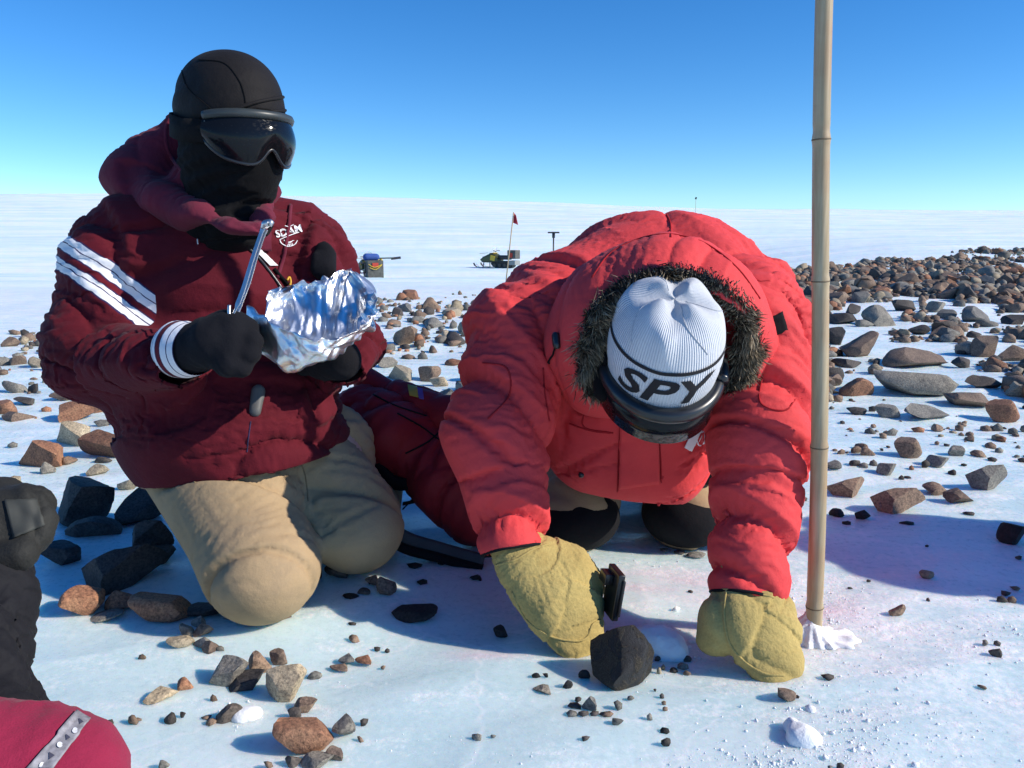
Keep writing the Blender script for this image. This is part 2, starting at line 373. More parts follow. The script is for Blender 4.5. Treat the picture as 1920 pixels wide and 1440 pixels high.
# x0, x1, y0, y1, colour  (photograph pixels, front edge on the ice at y1); for left_shade stones 'dark' paints in the cast shade
HAND = '''20 109 818 878 rust|86 164 782 837 tan|138 233 800 858 rust|88 170 745 792 rust|90 140 730 752 brown|112 165 712 738 grey|50 80 667 690 tan
75 101 670 694 grey|0 31 630 650 brown|12 35 617 628 brown|0 42 713 737 grey|-20 25 748 777 rust|-5 52 767 790 brown|20 65 742 760 dark|164 198 751 775 rust
196 224 751 765 grey|174 200 786 800 grey|200 228 786 797 dark|75 94 760 772 rust|10 29 827 840 grey|71 100 864 889 grey|109 140 855 872 brown|175 207 854 869 dark
160 198 868 892 tan|215 254 895 920 tan|89 197 887 990 dark|113 215 957 1011 dark|211 299 909 986 dark|230 313 966 1055 dark|71 146 1011 1060 dark|135 292 1011 1113 dark
270 320 1019 1059 dark|106 182 1095 1157 rust|179 260 1099 1146 rust|146 219 1143 1168 grey|237 350 1104 1168 rust|339 414 1121 1161 dark|354 385 1152 1177 grey
335 361 1168 1195 grey|361 396 1168 1194 brown|357 395 1192 1216 grey|376 407 1197 1225 brown|401 421 1208 1221 grey|310 357 1188 1216 tan|257 272 1225 1238 brown
330 359 1268 1294 rust|266 325 1285 1320 tan|385 458 1230 1288 grey|423 489 1256 1296 dark|463 503 1217 1263 brown|503 538 1216 1248 brown|489 569 1247 1318 tan
574 603 1254 1274 grey|616 653 1241 1261 brown|633 664 1223 1248 grey|664 698 1225 1250 rust|651 673 1190 1206 brown|683 712 1076 1100 brown|705 742 1078 1118 brown|671 695 1100 1115 dark
508 618 1337 1416 rust|620 663 1338 1388 grey|548 590 1307 1337 brown|538 562 1326 1350 dark|560 624 1410 1446 grey|607 643 1395 1428 brown|533 565 1416 1440 dark|493 510 1425 1445 brown
400 451 1316 1357 dark|191 210 1348 1361 dark|237 257 1339 1360 brown|303 327 1336 1358 dark|336 348 1334 1347 dark|296 316 1423 1443 grey|393 407 1301 1316 brown|375 394 1340 1350 brown|384 404 1347 1362 brown
732 816 1132 1168 black|925 953 1172 1196 black|997 1014 1259 1272 black|1017 1028 1261 1271 black|1055 1074 1272 1291 black|1085 1107 1254 1274 black|999 1034 1284 1302 grey
1092 1119 1301 1334 grey|1065 1091 1316 1329 dark|1078 1091 1306 1317 dark|1062 1084 1330 1344 grey|1084 1104 1331 1344 dark|1107 1124 1334 1343 dark|1124 1151 1336 1345 brown|1152 1168 1312 1332 grey
1175 1190 1302 1314 grey|1149 1170 1344 1361 grey|1213 1224 1335 1351 grey|1237 1246 1298 1310 dark|1240 1249 1313 1322 brown|1242 1252 1325 1334 brown|1225 1231 1291 1297 dark|1239 1257 1363 1376 black
1240 1259 1383 1401 dark|1091 1107 1379 1390 dark|884 903 1373 1389 grey|920 931 1377 1385 grey|1282 1299 1228 1241 dark|1272 1293 1241 1256 grey|1257 1272 1250 1262 dark|1282 1297 1256 1267 brown
1244 1265 1203 1229 brown|1228 1240 1229 1241 dark|1232 1241 1250 1264 tan|1240 1248 1245 1257 tan|1458 1495 1286 1317 brown|1493 1500 1302 1310 dark|1544 1569 1263 1276 dark
1136 1144 1181 1189 dark|1670 1701 1130 1157 brown|1727 1754 1066 1086 brown|1882 1898 1107 1119 dark|1871 1890 1115 1130 dark|1893 1909 1116 1131 brown|1896 1913 1097 1108 brown|1857 1880 1212 1232 dark
1844 1856 1198 1212 grey|1866 1878 1200 1212 dark|1836 1853 1283 1294 brown|1570 1584 1430 1444 dark|1553 1562 1434 1446 grey|1683 1732 817 860 brown|1562 1643 889 932 brown|1649 1746 907 963 brown
1646 1665 940 959 brown|1558 1585 951 970 black|1606 1634 953 976 black|1581 1596 975 984 black|1691 1720 977 985 black|1810 1831 958 967 dark|1883 1935 977 1023 black|1826 1904 865 919 grey
1785 1836 914 945 brown|1739 1788 901 928 brown|1745 1788 851 878 grey|1729 1746 861 878 dark|1650 1688 865 892 grey|1595 1616 861 874 dark|1612 1632 866 878 grey|1632 1647 861 874 grey|1686 1698 890 900 dark|1697 1710 891 898 dark
1549 1578 860 883 grey|1782 1809 832 856 grey|1825 1853 843 858 brown|1867 1884 837 849 grey|1856 1875 856 866 dark|1593 1628 762 778 dark|1644 1691 756 784 grey|1631 1650 760 772 dark
1697 1788 753 789 grey|1783 1862 730 767 brown|1858 1915 746 793 rust|1581 1644 705 744 rust|1656 1811 683 744 grey|1822 1884 701 729 dark|1660 1792 645 691 brown|1581 1664 618 669 brown
1553 1590 612 647 dark|1625 1689 570 612 grey|1556 1610 585 608 dark|1606 1638 597 613 grey|1587 1625 569 589 dark|1677 1719 560 584 dark|1743 1779 564 586 grey|1761 1795 578 598 grey|1810 1865 572 604 grey
1840 1875 598 613 grey|1888 1930 590 609 dark|1829 1878 628 670 brown|1876 1930 645 677 brown|1707 1745 608 628 dark|1792 1825 668 690 dark|1818 1845 620 634 dark|1570 1625 670 690 dark|1500 1520 815 850 dark
661 704 652 690 brown|707 744 667 690 grey|721 773 680 715 tan|783 825 682 716 brown|640 692 692 713 grey|751 778 663 674 brown|834 870 672 686 rust|805 840 705 725 tan
1040 1075 1000 1036 black|780 800 1085 1096 black|820 833 1048 1060 black|760 790 1055 1066 black|590 605 1055 1085 black|605 655 1040 1090 dark
640 672 1112 1123 black|652 668 1165 1173 dark|690 702 1088 1096 black|700 712 1212 1222 dark|713 722 1246 1256 brown|720 730 1215 1225 dark|675 690 1346 1362 dark|668 682 1380 1392 brown|460 480 1158 1163 dark|520 545 1152 1160 brown
1000 1012 1108 1114 dark|1265 1285 1030 1040 dark|1240 1262 1028 1036 grey|1290 1325 1034 1048 grey|880 900 1076 1088 black|897 903 1080 1090 black|1290 1300 1108 1112 dark|438 470 1152 1160 brown|418 432 1150 1162 grey
1590 1600 1100 1105 dark|1625 1633 1086 1092 dark|1470 1485 955 963 dark|1500 1515 930 940 dark|1738 1745 1120 1128 dark|1905 1918 1040 1050 dark|1735 1742 1020 1026 dark|238 262 1350 1356 brown|560 566 1330 1338 dark'''
for line in HAND.split('\n'):
    for q in line.split('|'):
        a = q.split(); ROCKS.append((float(a[0]), float(a[1]), float(a[2]), float(a[3]), a[4]))
COLWORD = dict(rust='rust brown', brown='brown', grey='grey', tan='pale tan', dark='dark grey', black='black')
placed = []
_GH = Gh([(q[0] + q[1]) / 2 for q in ROCKS], [q[3] for q in ROCKS])
for i, (x0, x1, y0, y1, col) in enumerate(ROCKS):
    g = _GH[i]
    _, _, d = proj(g)
    wd, hp = (x1 - x0) * d / FPX, (y1 - y0) * d / FPX
    ang = math.atan2(CAMH - g[2], g[1])
    dep = wd * rng.uniform(.62, .85)
    if hp > wd * 1.1: dep = wd * .9
    hz = (hp - dep * .75 * math.sin(ang)) / math.cos(ang)
    hz = max(hz, .38 * min(wd, hp), .004)
    full = hz / .80                                        # a fifth of each stone is frozen in
    c = np.array((g[0], g[1] + dep * .42, g[2] - full * .2 + full / 2))
    placed.append(dict(c=c, s=(wd * 1.03, dep, full), rz=rng.uniform(-.35, .35) + (math.pi if rng.random() < .5 else 0), col=col, px=(x0, x1, y0, y1), hand=True))
# random fill of the moraine behind
def edge(t): return np.interp(t, [-.66, -.35, -.17, -.04, .34, .64], [6.4, 7.4, 8.9, 10.7, 17, 22.5])
boxes = np.array([[q[0] - 4, q[1] + 4, q[2] - 3, q[3] + 3] for q in ROCKS])
def fill(n, tlo, thi, ylo, smu, ssig, smin, smax, cols, pw=1.0, yhi=None):
    m = n * 6
    t = rng.uniform(tlo, thi, m); e = edge(t); y = ylo + ((e if yhi is None else np.minimum(e, yhi)) - ylo) * rng.random(m) ** pw; x = t * y
    s = np.clip(smu * np.exp(rng.normal(size=m) * ssig), smin, smax)
    e2 = e * (1 + .10 * vnoise(np.stack([x * .6, y * 0, x * 0], -1), 77))
    ok = (rng.random(m) < sstep(1.0, .88, y / e2)) & ~((vnoise(np.stack([x * .9, y * .9, x * 0 + 3], -1), 4) < rng.uniform(-.6, -.05, m)))
    z = H(x, y); px, py, d = proj(np.stack([x, y, z], -1)); hw = s * FPX / d / 2
    ok &= (px > -60) & (px < 1980)
    hit = ((boxes[:, 0] < (px + hw * .6)[:, None]) & (boxes[:, 1] > (px - hw * .6)[:, None]) & (boxes[:, 2] < py[:, None]) & (boxes[:, 3] > (py - hw * .8)[:, None])).any(1)
    for i in np.nonzero(ok & ~hit)[0][:n]:
        full = s[i] * rng.uniform(.45, .95)
        placed.append(dict(c=np.array((x[i], y[i], z[i] + full * rng.uniform(.14, .34))), s=(s[i], s[i] * rng.uniform(.6, 1.0), full), rz=rng.uniform(0, 6.28),
                           col=cols[rng.integers(len(cols))], px=(px[i] - hw[i], px[i] + hw[i], py[i] - hw[i] * 1.2, py[i]), hand=False))
WARM = ['rust', 'brown', 'brown', 'grey', 'tan', 'dark', 'grey']; COOL = ['brown', 'dark', 'grey', 'brown', 'grey', 'brown', 'rust', 'tan', 'brown']
fill(420, -.70, -.34, 3.0, .05, .55, .014, .17, WARM)         # left of the maroon jacket
fill(760, -.40, .06, 2.8, .055, .55, .016, .19, WARM)        # between the two people
fill(70, -.66, -.3, 2.1, .022, .5, .01, .05, WARM)
fill(190, .33, .70, 2.3, .022, .5, .008, .05, COOL, 1.0, 4.5)
fill(1000, .31, .72, 3.4, .06, .6, .015, .22, COOL, 1.0, 7.5)
fill(1300, .28, .73, 5.5, .075, .55, .02, .26, COOL, 1.0, 12)
fill(650, .30, .72, 4.3, .085, .5, .03, .24, COOL, 1.0, 8.5)
fill(3800, .26, .74, 8.0, .078, .5, .03, .26, COOL, .9)      # dense moraine on the right
for q in placed:
    q['size'] = (q['px'][1] - q['px'][0]) * (q['px'][3] - q['px'][2])
    cx, cy = (q['px'][0] + q['px'][1]) / 2, (q['px'][2] + q['px'][3]) / 2
    hid = (850 < cx < 1500 and 400 < cy < 900) or (100 < cx < 640 and cy < 720) or cx < -10 or cx > 1930
    q['rank'] = q['size'] * (.02 if hid and not q['hand'] else 1)
placed.sort(key=lambda q: -q['rank'])
single, mass = placed[:300], placed[300:]
# far or tiny stones, one mass
V, F, T, off = [], [], [], 0
protos = [rock_shape(300 + k, 1, 7, .15, .08) for k in range(14)]; protos2 = [rock_shape(300 + k, 2, 8, .12, .07) for k in range(10)]
for i, q in enumerate(mass):
    v, f = (protos2[i % 10] if q['size'] > 350 else protos[i % 14])
    c, s = math.cos(q['rz']), math.sin(q['rz'])
    p = v * np.array(q['s']); p = np.stack([p[:, 0] * c - p[:, 1] * s, p[:, 0] * s + p[:, 1] * c, p[:, 2]], -1) + q['c']
    V.append(p); F.append(f + off); off += len(p)
    col = np.array(ROCKCOL[q['col']][0]) * rng.uniform(.7, 1.3); T.append(np.tile(np.append(col, 1.0), (len(p), 1)))
me = mesh('rubble', np.concatenate(V), np.concatenate(F))
ca = me.color_attributes.new('tint', 'FLOAT_COLOR', 'POINT'); ca.data.foreach_set('color', np.concatenate(T).astype(np.float32).ravel())
o = link('moraine_rubble', me, rock_mat('rubble', None, True), smooth=False); o['kind'] = 'stuff'
tag(o, 'countless small and distant brown and grey stones scattered over the snow', 'rubble')
# single stones, each with a label of its own place
def zone(q):
    x0, x1, y0, y1 = q['px']; cx = (x0 + x1) / 2
    if not q['hand']:
        if cx > 1480: return 'field_right'
        if cx < 300: return 'field_left'
        return 'field_mid'
    if cx > 1440 and y1 < 700: return 'far_right'
    if cx > 1440 and y1 < 800: return 'mid_right'
    if cx > 1440 and y1 < 1030: return 'near_right'
    if cx > 1300 and y1 >= 1030: return 'front_right'
    if y1 < 735 and cx > 600: return 'behind_pack'
    if cx < 330 and y1 < 800: return 'left_back'
    if cx < 330 and y1 < 925: return 'left_mid'
    if cx < 330 and y1 < 1115: return 'left_shade'
    if cx < 440 and y1 < 1240: return 'left_knee'
    if cx < 470 and y1 >= 1240 and cx < 415: return 'bottom_left'
    if cx < 720 and y1 < 1180: return 'by_boots'
    if cx < 720 and y1 < 1300: return 'centre_left'
    if cx < 720: return 'bottom_mid'
    if y1 < 1120: return 'under_parka'
    return 'meteorite'
PLACE = dict(far_right='in the rock field past the bamboo pole', mid_right='halfway back, right of the pole',
             near_right='just right of the bamboo pole', front_right='on bare ice in the right foreground',
             behind_pack='behind the dark red backpack', left_back='left of the maroon elbow', left_mid='left of the maroon jacket hem',
             left_shade='in the shadow left of the tan trousers, shade put in the colour', left_knee='before the tan trousered knee', bottom_left='on bare ice near the magenta sleeve',
             by_boots='beside the tan trousered knees', centre_left='in the heap before the tan trousers', bottom_mid='in the heap at the bottom edge',
             under_parka='on the ice under the red parka', meteorite='around the big black rock',
             field_right='among many right of the bamboo pole', field_left='in the rock field behind the maroon jacket', field_mid='in the rock field between the two kneeling people')
ORD = ['first', 'second', 'third', 'fourth', 'fifth', 'sixth', 'seventh', 'eighth', 'ninth', 'tenth', 'eleventh', 'twelfth', 'thirteenth', 'fourteenth', 'fifteenth']
byz = {}
for q in single: byz.setdefault((zone(q), q['col']), []).append(q)
for (zn, col), qs in byz.items():
    qs.sort(key=lambda q: q['px'][0] + q['px'][1])
    big = max(qs, key=lambda q: q['size'])
    for k, q in enumerate(qs):
        wp = q['px'][1] - q['px'][0]; kind = 'pebble' if wp < 30 and q['hand'] else 'rock'
        if not q['hand']: lab = f"{COLWORD[col]} rock {PLACE[zn]}"
        elif len(qs) == 1: lab = f"the only {COLWORD[col]} {kind} {PLACE[zn]}"
        elif q is big and q['size'] > 1.25 * sorted(z['size'] for z in qs)[-2]: lab = f"largest {COLWORD[col]} {kind} {PLACE[zn]}"
        elif k == 0: lab = f"leftmost {COLWORD[col]} {kind} {PLACE[zn]}"
        elif k == len(qs) - 1: lab = f"rightmost {COLWORD[col]} {kind} {PLACE[zn]}"
        else: lab = f"{ORD[min(k, 14)]} {COLWORD[col]} {kind} from the left {PLACE[zn]}"
        sub = 4 if wp > 70 else 3 if wp > 25 else 2
        o = bpy.data.objects.new(kind, rock_me(int(rng.integers(0, 14)), sub)); C.objects.link(o)
        o.material_slots[0].link = 'OBJECT'; o.material_slots[0].material = RM[col]
        o.location = q['c']; o.scale = q['s']; o.rotation_euler = (rng.uniform(-.12, .12), rng.uniform(-.12, .12), q['rz'])
        grp = 'loose stones ' + PLACE[zn]
        tag(o, lab, kind, grp)
# ------------------------------------------------------------------ soft solids: distance fields, meshing and draping
def cap_d(p, a, b, ra, rb, sq=None):
    a = np.asarray(a, np.float32); b = np.asarray(b, np.float32); ba = b - a; L2 = max(float(ba @ ba), 1e-9)
    q = p - a; t = np.clip((q @ ba) / L2, 0, 1)
    q = q - t[..., None] * ba
    if sq is not None:
        n = np.asarray(sq[0], np.float32); q = q + (q @ n)[..., None] * n * (1.0 / sq[1] - 1)
    d = np.sqrt((q * q).sum(-1)) - (ra + (rb - ra) * t)
    return d * (min(sq[1], 1.0) if sq is not None else 1.0)
def ell_d(p, c, ax, rad):
    """ellipsoid: ax = three orthonormal rows, rad = three radii"""
    q = (p - np.asarray(c, np.float32)) @ np.asarray(ax, np.float32).T
    rad = np.asarray(rad, np.float32); k0 = np.sqrt(((q / rad) ** 2).sum(-1)); k1 = np.sqrt(((q / rad ** 2) ** 2).sum(-1)) + 1e-9
    return k0 * (k0 - 1) / k1
def smin(a, b, k):
    if k <= 0: return np.minimum(a, b)
    h = np.clip(.5 + .5 * (b - a) / k, 0, 1); return b + (a - b) * h - k * h * (1 - h)
def field(p, prims):
    d = None
    for q in prims:
        if q[0] == 'c': e = cap_d(p, q[1], q[2], q[3], q[4], q[6] if len(q) > 6 else None)
        else: e = ell_d(p, q[1], q[2], q[3])
        k = q[5] if q[0] == 'c' else q[4]
        d = e if d is None else (smin(d, e, k) if k >= 0 else np.maximum(d, -e))
    return d
def bounds(prims, pad):
    lo, hi = [], []
    for q in prims:
        if q[0] == 'c':
            r = max(q[3], q[4]) * (max(1, q[6][1]) if len(q) > 6 and q[6] else 1)
            lo.append(np.minimum(q[1], q[2]) - r); hi.append(np.maximum(q[1], q[2]) + r)
        else: lo.append(np.asarray(q[1]) - max(q[3])); hi.append(np.asarray(q[1]) + max(q[3]))
    return np.min(lo, 0) - pad, np.max(hi, 0) + pad
def grid(prims, h, pad=None, extra=None):
    lo, hi = bounds(prims, pad or 4 * h)
    n = np.ceil((hi - lo) / h).astype(int) + 1
    ax = [(lo[i] + h * np.arange(n[i])).astype(np.float32) for i in range(3)]
    D = np.empty(n, np.float32)
    for i in range(0, n[0], 16):
        X, Y, Z = np.meshgrid(ax[0][i:i + 16], ax[1], ax[2], indexing='ij')
        p = np.stack([X, Y, Z], -1); d = field(p, prims)
        if extra is not None: d = extra(p, d)
        D[i:i + 16] = d
    return D, lo, h
def surface_nets(D, lo, h):
    s = D < 0
    n = np.array(D.shape)
    c = [D[i:n[0] - 1 + i, j:n[1] - 1 + j, k:n[2] - 1 + k] for i in (0, 1) for j in (0, 1) for k in (0, 1)]
    cnt = sum((q < 0).astype(np.int8) for q in c); act = (cnt > 0) & (cnt < 8)
    I = np.argwhere(act); vid = -np.ones(act.shape, np.int64); vid[act] = np.arange(len(I))
    cv = np.stack([q[act] for q in c], 1)
    off = np.array([(i, j, k) for i in (0, 1) for j in (0, 1) for k in (0, 1)], float)
    acc = np.zeros((len(I), 3)); num = np.zeros(len(I))
    for a in range(8):
        for b in range(a + 1, 8):
            if np.abs(off[a] - off[b]).sum() != 1: continue
            va, vb = cv[:, a], cv[:, b]; m = (va < 0) != (vb < 0)
            t = np.where(m, va / np.where(m, va - vb, 1), 0)
            acc += m[:, None] * (off[a] + t[:, None] * (off[b] - off[a])); num += m
    V = lo + h * (I + acc / num[:, None])
    F = []
    for ax in range(3):
        u, v = (ax + 1) % 3, (ax + 2) % 3
        sl0 = [slice(None)] * 3; sl1 = [slice(None)] * 3; sl0[ax] = slice(0, -1); sl1[ax] = slice(1, None)
        e = s[tuple(sl0)] != s[tuple(sl1)]
        E = np.argwhere(e); E = E[(E[:, u] > 0) & (E[:, v] > 0) & (E[:, u] < n[u] - 1) & (E[:, v] < n[v] - 1)]
        du = np.zeros(3, int); du[u] = 1; dv = np.zeros(3, int); dv[v] = 1
        q = np.stack([vid[tuple((E - du - dv).T)], vid[tuple((E - dv).T)], vid[tuple(E.T)], vid[tuple((E - du).T)]], 1)
        flip = ~s[tuple(E.T)]
        q[flip] = q[flip][:, ::-1]; F.append(q)
    return V, np.concatenate(F)
def compact(V, F, *arrs):
    used = np.zeros(len(V), bool); used[F.ravel()] = True; m = np.cumsum(used) - 1
    return (V[used], m[F]) + tuple(a[used] for a in arrs)
def trim(V, F, cuts):
    """cut away what lies beyond planes; cuts = (point, normal out, centre, reach) - reach limits a cut to one limb end"""
    for (pt, n, ctr, reach) in cuts:
        n = np.asarray(n, float); n = n / np.linalg.norm(n)
        g = (V - pt) @ n
        if ctr is not None: g = np.where(np.linalg.norm(V - ctr, axis=1) < reach, g, -1.0)
        V, F = compact(V, F[(g[F] < 0).any(1)])
        g = (V - pt) @ n
        if ctr is not None: g = np.where(np.linalg.norm(V - ctr, axis=1) < reach, g, -1.0)
        V = V - np.maximum(g, 0)[:, None] * n
    return V, F
def edges_of(F):
    k = F.shape[1]
    E = np.concatenate([F[:, [i, (i + 1) % k]] for i in range(k)]); E.sort(1)
    return np.unique(E, axis=0)
def normals(V, F):
    a = V[F[:, 2]] - V[F[:, 0]]; b = V[F[:, 3]] - V[F[:, 1]]; n = np.cross(a, b)
    out = np.zeros_like(V)
    for c in range(F.shape[1]):
        for d in range(3): out[:, d] += np.bincount(F[:, c], n[:, d], len(V))
    return out / (np.linalg.norm(out, axis=1)[:, None] + 1e-12)
def lookup(D, lo, h, p):
    q = (p - lo) / h; n = np.array(D.shape); q = np.clip(q, 0, n - 1.001); i = q.astype(int); f = q - i
    r = 0
    for a in (0, 1):
        for b in (0, 1):
            for c in (0, 1):
                r = r + D[i[:, 0] + a, i[:, 1] + b, i[:, 2] + c] * np.where(a, f[:, 0], 1 - f[:, 0]) * np.where(b, f[:, 1], 1 - f[:, 1]) * np.where(c, f[:, 2], 1 - f[:, 2])
    return r
def drape(V, F, D, lo, h, limbs, grow=.10, amp=.010, freq=26., inner=.016, outer=.016, iters=110, grav=.00012, bend=.10, seed=1, pin=None, growf=None):
    """let slightly too large cloth buckle between an inner and an outer limit and sag"""
    x = V.copy(); nrm = normals(V, F)
    # seed folds across each limb
    best = np.full(len(V), 1e9); sd = np.zeros(len(V)); axv = np.zeros_like(V)
    for (a, b, r) in limbs:
        ba = np.asarray(b) - a; L = np.linalg.norm(ba); u = ba / L
        q = V - a; t = np.clip(q @ u, 0, L); per = q - t[:, None] * u; d = np.linalg.norm(per, axis=1) - r
        pr = np.stack([q @ u * freq, per[:, 0] * freq * .33 + 5, (per[:, 1] + per[:, 2]) * freq * .33], -1)
        e1 = np.cross(u, (0.3, 0.2, 1)); e1 /= np.linalg.norm(e1); e2 = np.cross(u, e1)
        pr = np.stack([q @ u * freq + per @ e1 * freq * .45, per @ e1 * freq * .30, per @ e2 * freq * .30], -1)
        wr_ = pr + .35 * np.stack([vnoise(pr * .8 + 3, seed + 11), vnoise(pr * .8 + 7, seed + 12), vnoise(pr * .8, seed + 13)], -1)
        val = .9 * vnoise(wr_ * np.array([.8, 1.5, 1.5]) + seed, seed + 21) + .42 * (1.0 - 2.4 * (1 - np.minimum(1, 1.9 * np.abs(vnoise(wr_ + seed * 3.7, seed)))) ** 1.6) + .35 * vnoise(pr * 2.1 + seed, seed + 3)
        m = d < best; best[m] = d[m]; sd[m] = val[m]; axv[m] = u
    x = x + nrm * (sd * amp)[:, None]
    E = edges_of(F); dg = np.concatenate([F[:, [0, 2]], F[:, [1, 3]]]) if F.shape[1] == 4 else np.zeros((0, 2), int)
    A = np.concatenate([E, dg]); d0 = V[A[:, 1]] - V[A[:, 0]]; l0 = np.linalg.norm(d0, axis=1) + 1e-9
    al = np.abs((d0 * axv[A[:, 0]]).sum(1) / l0)
    gl = grow if growf is None else grow * growf(V)[A[:, 0]]
    Lr = l0 * (1 + gl * (.35 + .75 * al ** 2))
    i, j = A[:, 0], A[:, 1]; cnt = np.bincount(i, minlength=len(V)) + np.bincount(j, minlength=len(V))
    ei, ej = E[:, 0], E[:, 1]; ec = np.bincount(ei, minlength=len(V)) + np.bincount(ej, minlength=len(V))
    G3 = np.gradient(D, h)
    for it in range(iters):
        d = x[j] - x[i]; l = np.sqrt((d * d).sum(1)) + 1e-9
        c = d * (.5 * (l - Lr) / l)[:, None]
        for k in range(3):
            x[:, k] += 1.5 * (np.bincount(i, c[:, k], len(x)) - np.bincount(j, c[:, k], len(x))) / cnt
        if it % 2 == 0:
            m = np.stack([(np.bincount(ei, x[ej, k], len(x)) + np.bincount(ej, x[ei, k], len(x))) / ec for k in range(3)], 1)
            x += (m - x) * bend
        x[:, 2] -= grav
        if it % 3 == 2 or it == iters - 1:
            phi = lookup(D, lo, h, x); q = np.clip(np.rint((x - lo) / h).astype(int), 0, np.array(D.shape) - 1)
            g = np.stack([G3[k][q[:, 0], q[:, 1], q[:, 2]] for k in range(3)], 1); g /= np.linalg.norm(g, axis=1)[:, None] + 1e-9
            x += g * (np.maximum(-inner - phi, 0) - np.maximum(phi - outer, 0) * .7)[:, None]
        if pin is not None: x[pin] = V[pin]
    return x
def garment(name, prims, h, mat, parent, cuts=(), limbs=None, thick=.004, sub=0, smooth_it=2, coords=None, drape_kw=None, extra=None, post=None, sharp=0.0):
    D, lo, h = grid(prims, h, extra=extra)
    V, F = surface_nets(D, lo, h)
    if cuts: V, F = trim(V, F, cuts)
    rest = V.copy()
    if limbs is not None: V = drape(V, F, D, lo, h, limbs, **(drape_kw or {}))
    E = edges_of(F); ec = np.bincount(E[:, 0], minlength=len(V)) + np.bincount(E[:, 1], minlength=len(V))
    if sharp:
        W = V.copy()
        for _ in range(30):
            m = np.stack([(np.bincount(E[:, 0], W[E[:, 1], k], len(W)) + np.bincount(E[:, 1], W[E[:, 0], k], len(W))) / ec for k in range(3)], 1); W = W + .7 * (m - W)
        bnd = np.bincount(E[:, 0], minlength=len(V)) + np.bincount(E[:, 1], minlength=len(V)) < 4
        V = V + (sharp * (V - W)) * (~bnd)[:, None]
    for _ in range(smooth_it):
        m = np.stack([(np.bincount(E[:, 0], V[E[:, 1], k], len(V)) + np.bincount(E[:, 1], V[E[:, 0], k], len(V))) / ec for k in range(3)], 1); V = V + .5 * (m - V)
    if post is not None: V = post(V, rest)
    me = mesh(name, V, F)
    if coords:
        for k, fn in coords.items(): fattr(me, k, fn(rest))
    o = link(name, me, mat)
    if parent is not None: keep(o, parent)
    if thick:
        s = o.modifiers.new('thickness', 'SOLIDIFY'); s.thickness = thick; s.offset = -1
    if sub:
        s = o.modifiers.new('smooth', 'SUBSURF'); s.levels = sub; s.render_levels = sub
    return o
def cp(a, b, ra, rb, k=.04, sq=None): return ('c', np.asarray(a), np.asarray(b), ra, rb, k, sq) if sq is not None else ('c', np.asarray(a), np.asarray(b), ra, rb, k)
CAMR, CAMU, CAMF = np.array((1.0, 0, 0)), np.array((0, SP, CP)), np.array((0, CP, -SP))
def camv(r, u, t):
    """unit vector from camera-frame right, up, towards-camera"""
    v = CAMR * r + CAMU * u - CAMF * t; return v / np.linalg.norm(v)
def frame(n, up=(0, 0, 1)):
    """rows x, y, z with z = n and y close to up"""
    n = np.asarray(n, float) / np.linalg.norm(n); x = np.cross(up, n); x /= np.linalg.norm(x); return np.array([x, np.cross(n, x), n])
# ------------------------------------------------------------------ person in the maroon jacket
M_SKIN = plain('skin', (.52, .33, .25), .5)
M_TAN = cloth_mat('tan_canvas', (.40, .285, .165),   .92, .16, 1400, .3, .03, spec=.12, dirt=(.30, .22, .14))
M_TANSEAM = cloth_mat('tan_seam', (.27, .19, .11), .92, .16, 1400, .3, .03, spec=.1)
M_BLACK = cloth_mat('black_fleece', (.005, .005, .006), .85, .3, 700, .35, .02, spec=.12)
M_CAP = cloth_mat('black_stretch', (.011, .0095, .010), .7, .2, 1500, .2, .02, spec=.15)
M_HOODIE = cloth_mat('maroon_fleece', (.135, .020, .038), .95, .18, 900, .35, .06, spec=.1)
M_GLOVE = cloth_mat('black_knit', (.010, .010, .013), .9, .25, 1200, .4, .02, spec=.12)
M_BOOT = plain('black_rubber', (.012, .012, .013), .55, bstr=.2)
M_PLASTIC = plain('black_plastic', (.012, .013, .015), .32, coat=.2)
M_STEEL = plain('steel', (.60, .60, .60), .38, 1.0, var=.06)
M_WHITE = cloth_mat('white_knit', (.78, .78, .80), .85, .05, 1200, .3)
M_NAVY = cloth_mat('navy_knit', (.02, .018, .07), .85, .1, 1200, .3)
def jacket_mat():
    m = cloth_mat('maroon_twill', (.098, .0062, .0135), .8, .22, 1300, .3, .04, spec=.15)
    t = m.node_tree; b = t.nodes['Principled BSDF']; old = b.inputs['Base Color'].links[0].from_socket
    a = N(t, 'ShaderNodeAttribute'); a.attribute_name = 'band'
    W, K, Mr = (.80, .80, .82), (.030, .022, .085), (.125, .0085, .017)
    stops = [(0, (0, 0, 0, 0))]
    seq = [(.10, K), (.13, W), (.27, K), (.295, W), (.38, K), (.41, Mr), (.52, K), (.545, W), (.70, K), (.725, W), (.87, K), (.90, Mr)]
    r = ramp(t, a.outputs['Fac'], [(0, Mr)] + seq, 'CONSTANT')
    on = N(t, 'ShaderNodeAttribute'); on.attribute_name = 'band_on'
    ins = math_(t, 'MULTIPLY', math_(t, 'GREATER_THAN', on.outputs['Fac'], .5), math_(t, 'MULTIPLY', math_(t, 'GREATER_THAN', a.outputs['Fac'], .10), math_(t, 'LESS_THAN', a.outputs['Fac'], .90)))
    t.links.new(mixc(t, ins, old, r.outputs[0]), b.inputs['Base Color'])
    return m
M_JACKET = jacket_mat()

man = empty('person', tuple(G(480, 1100)))
tag(man, 'person in maroon jacket, black balaclava and goggles kneeling with a sheet of foil', 'person')
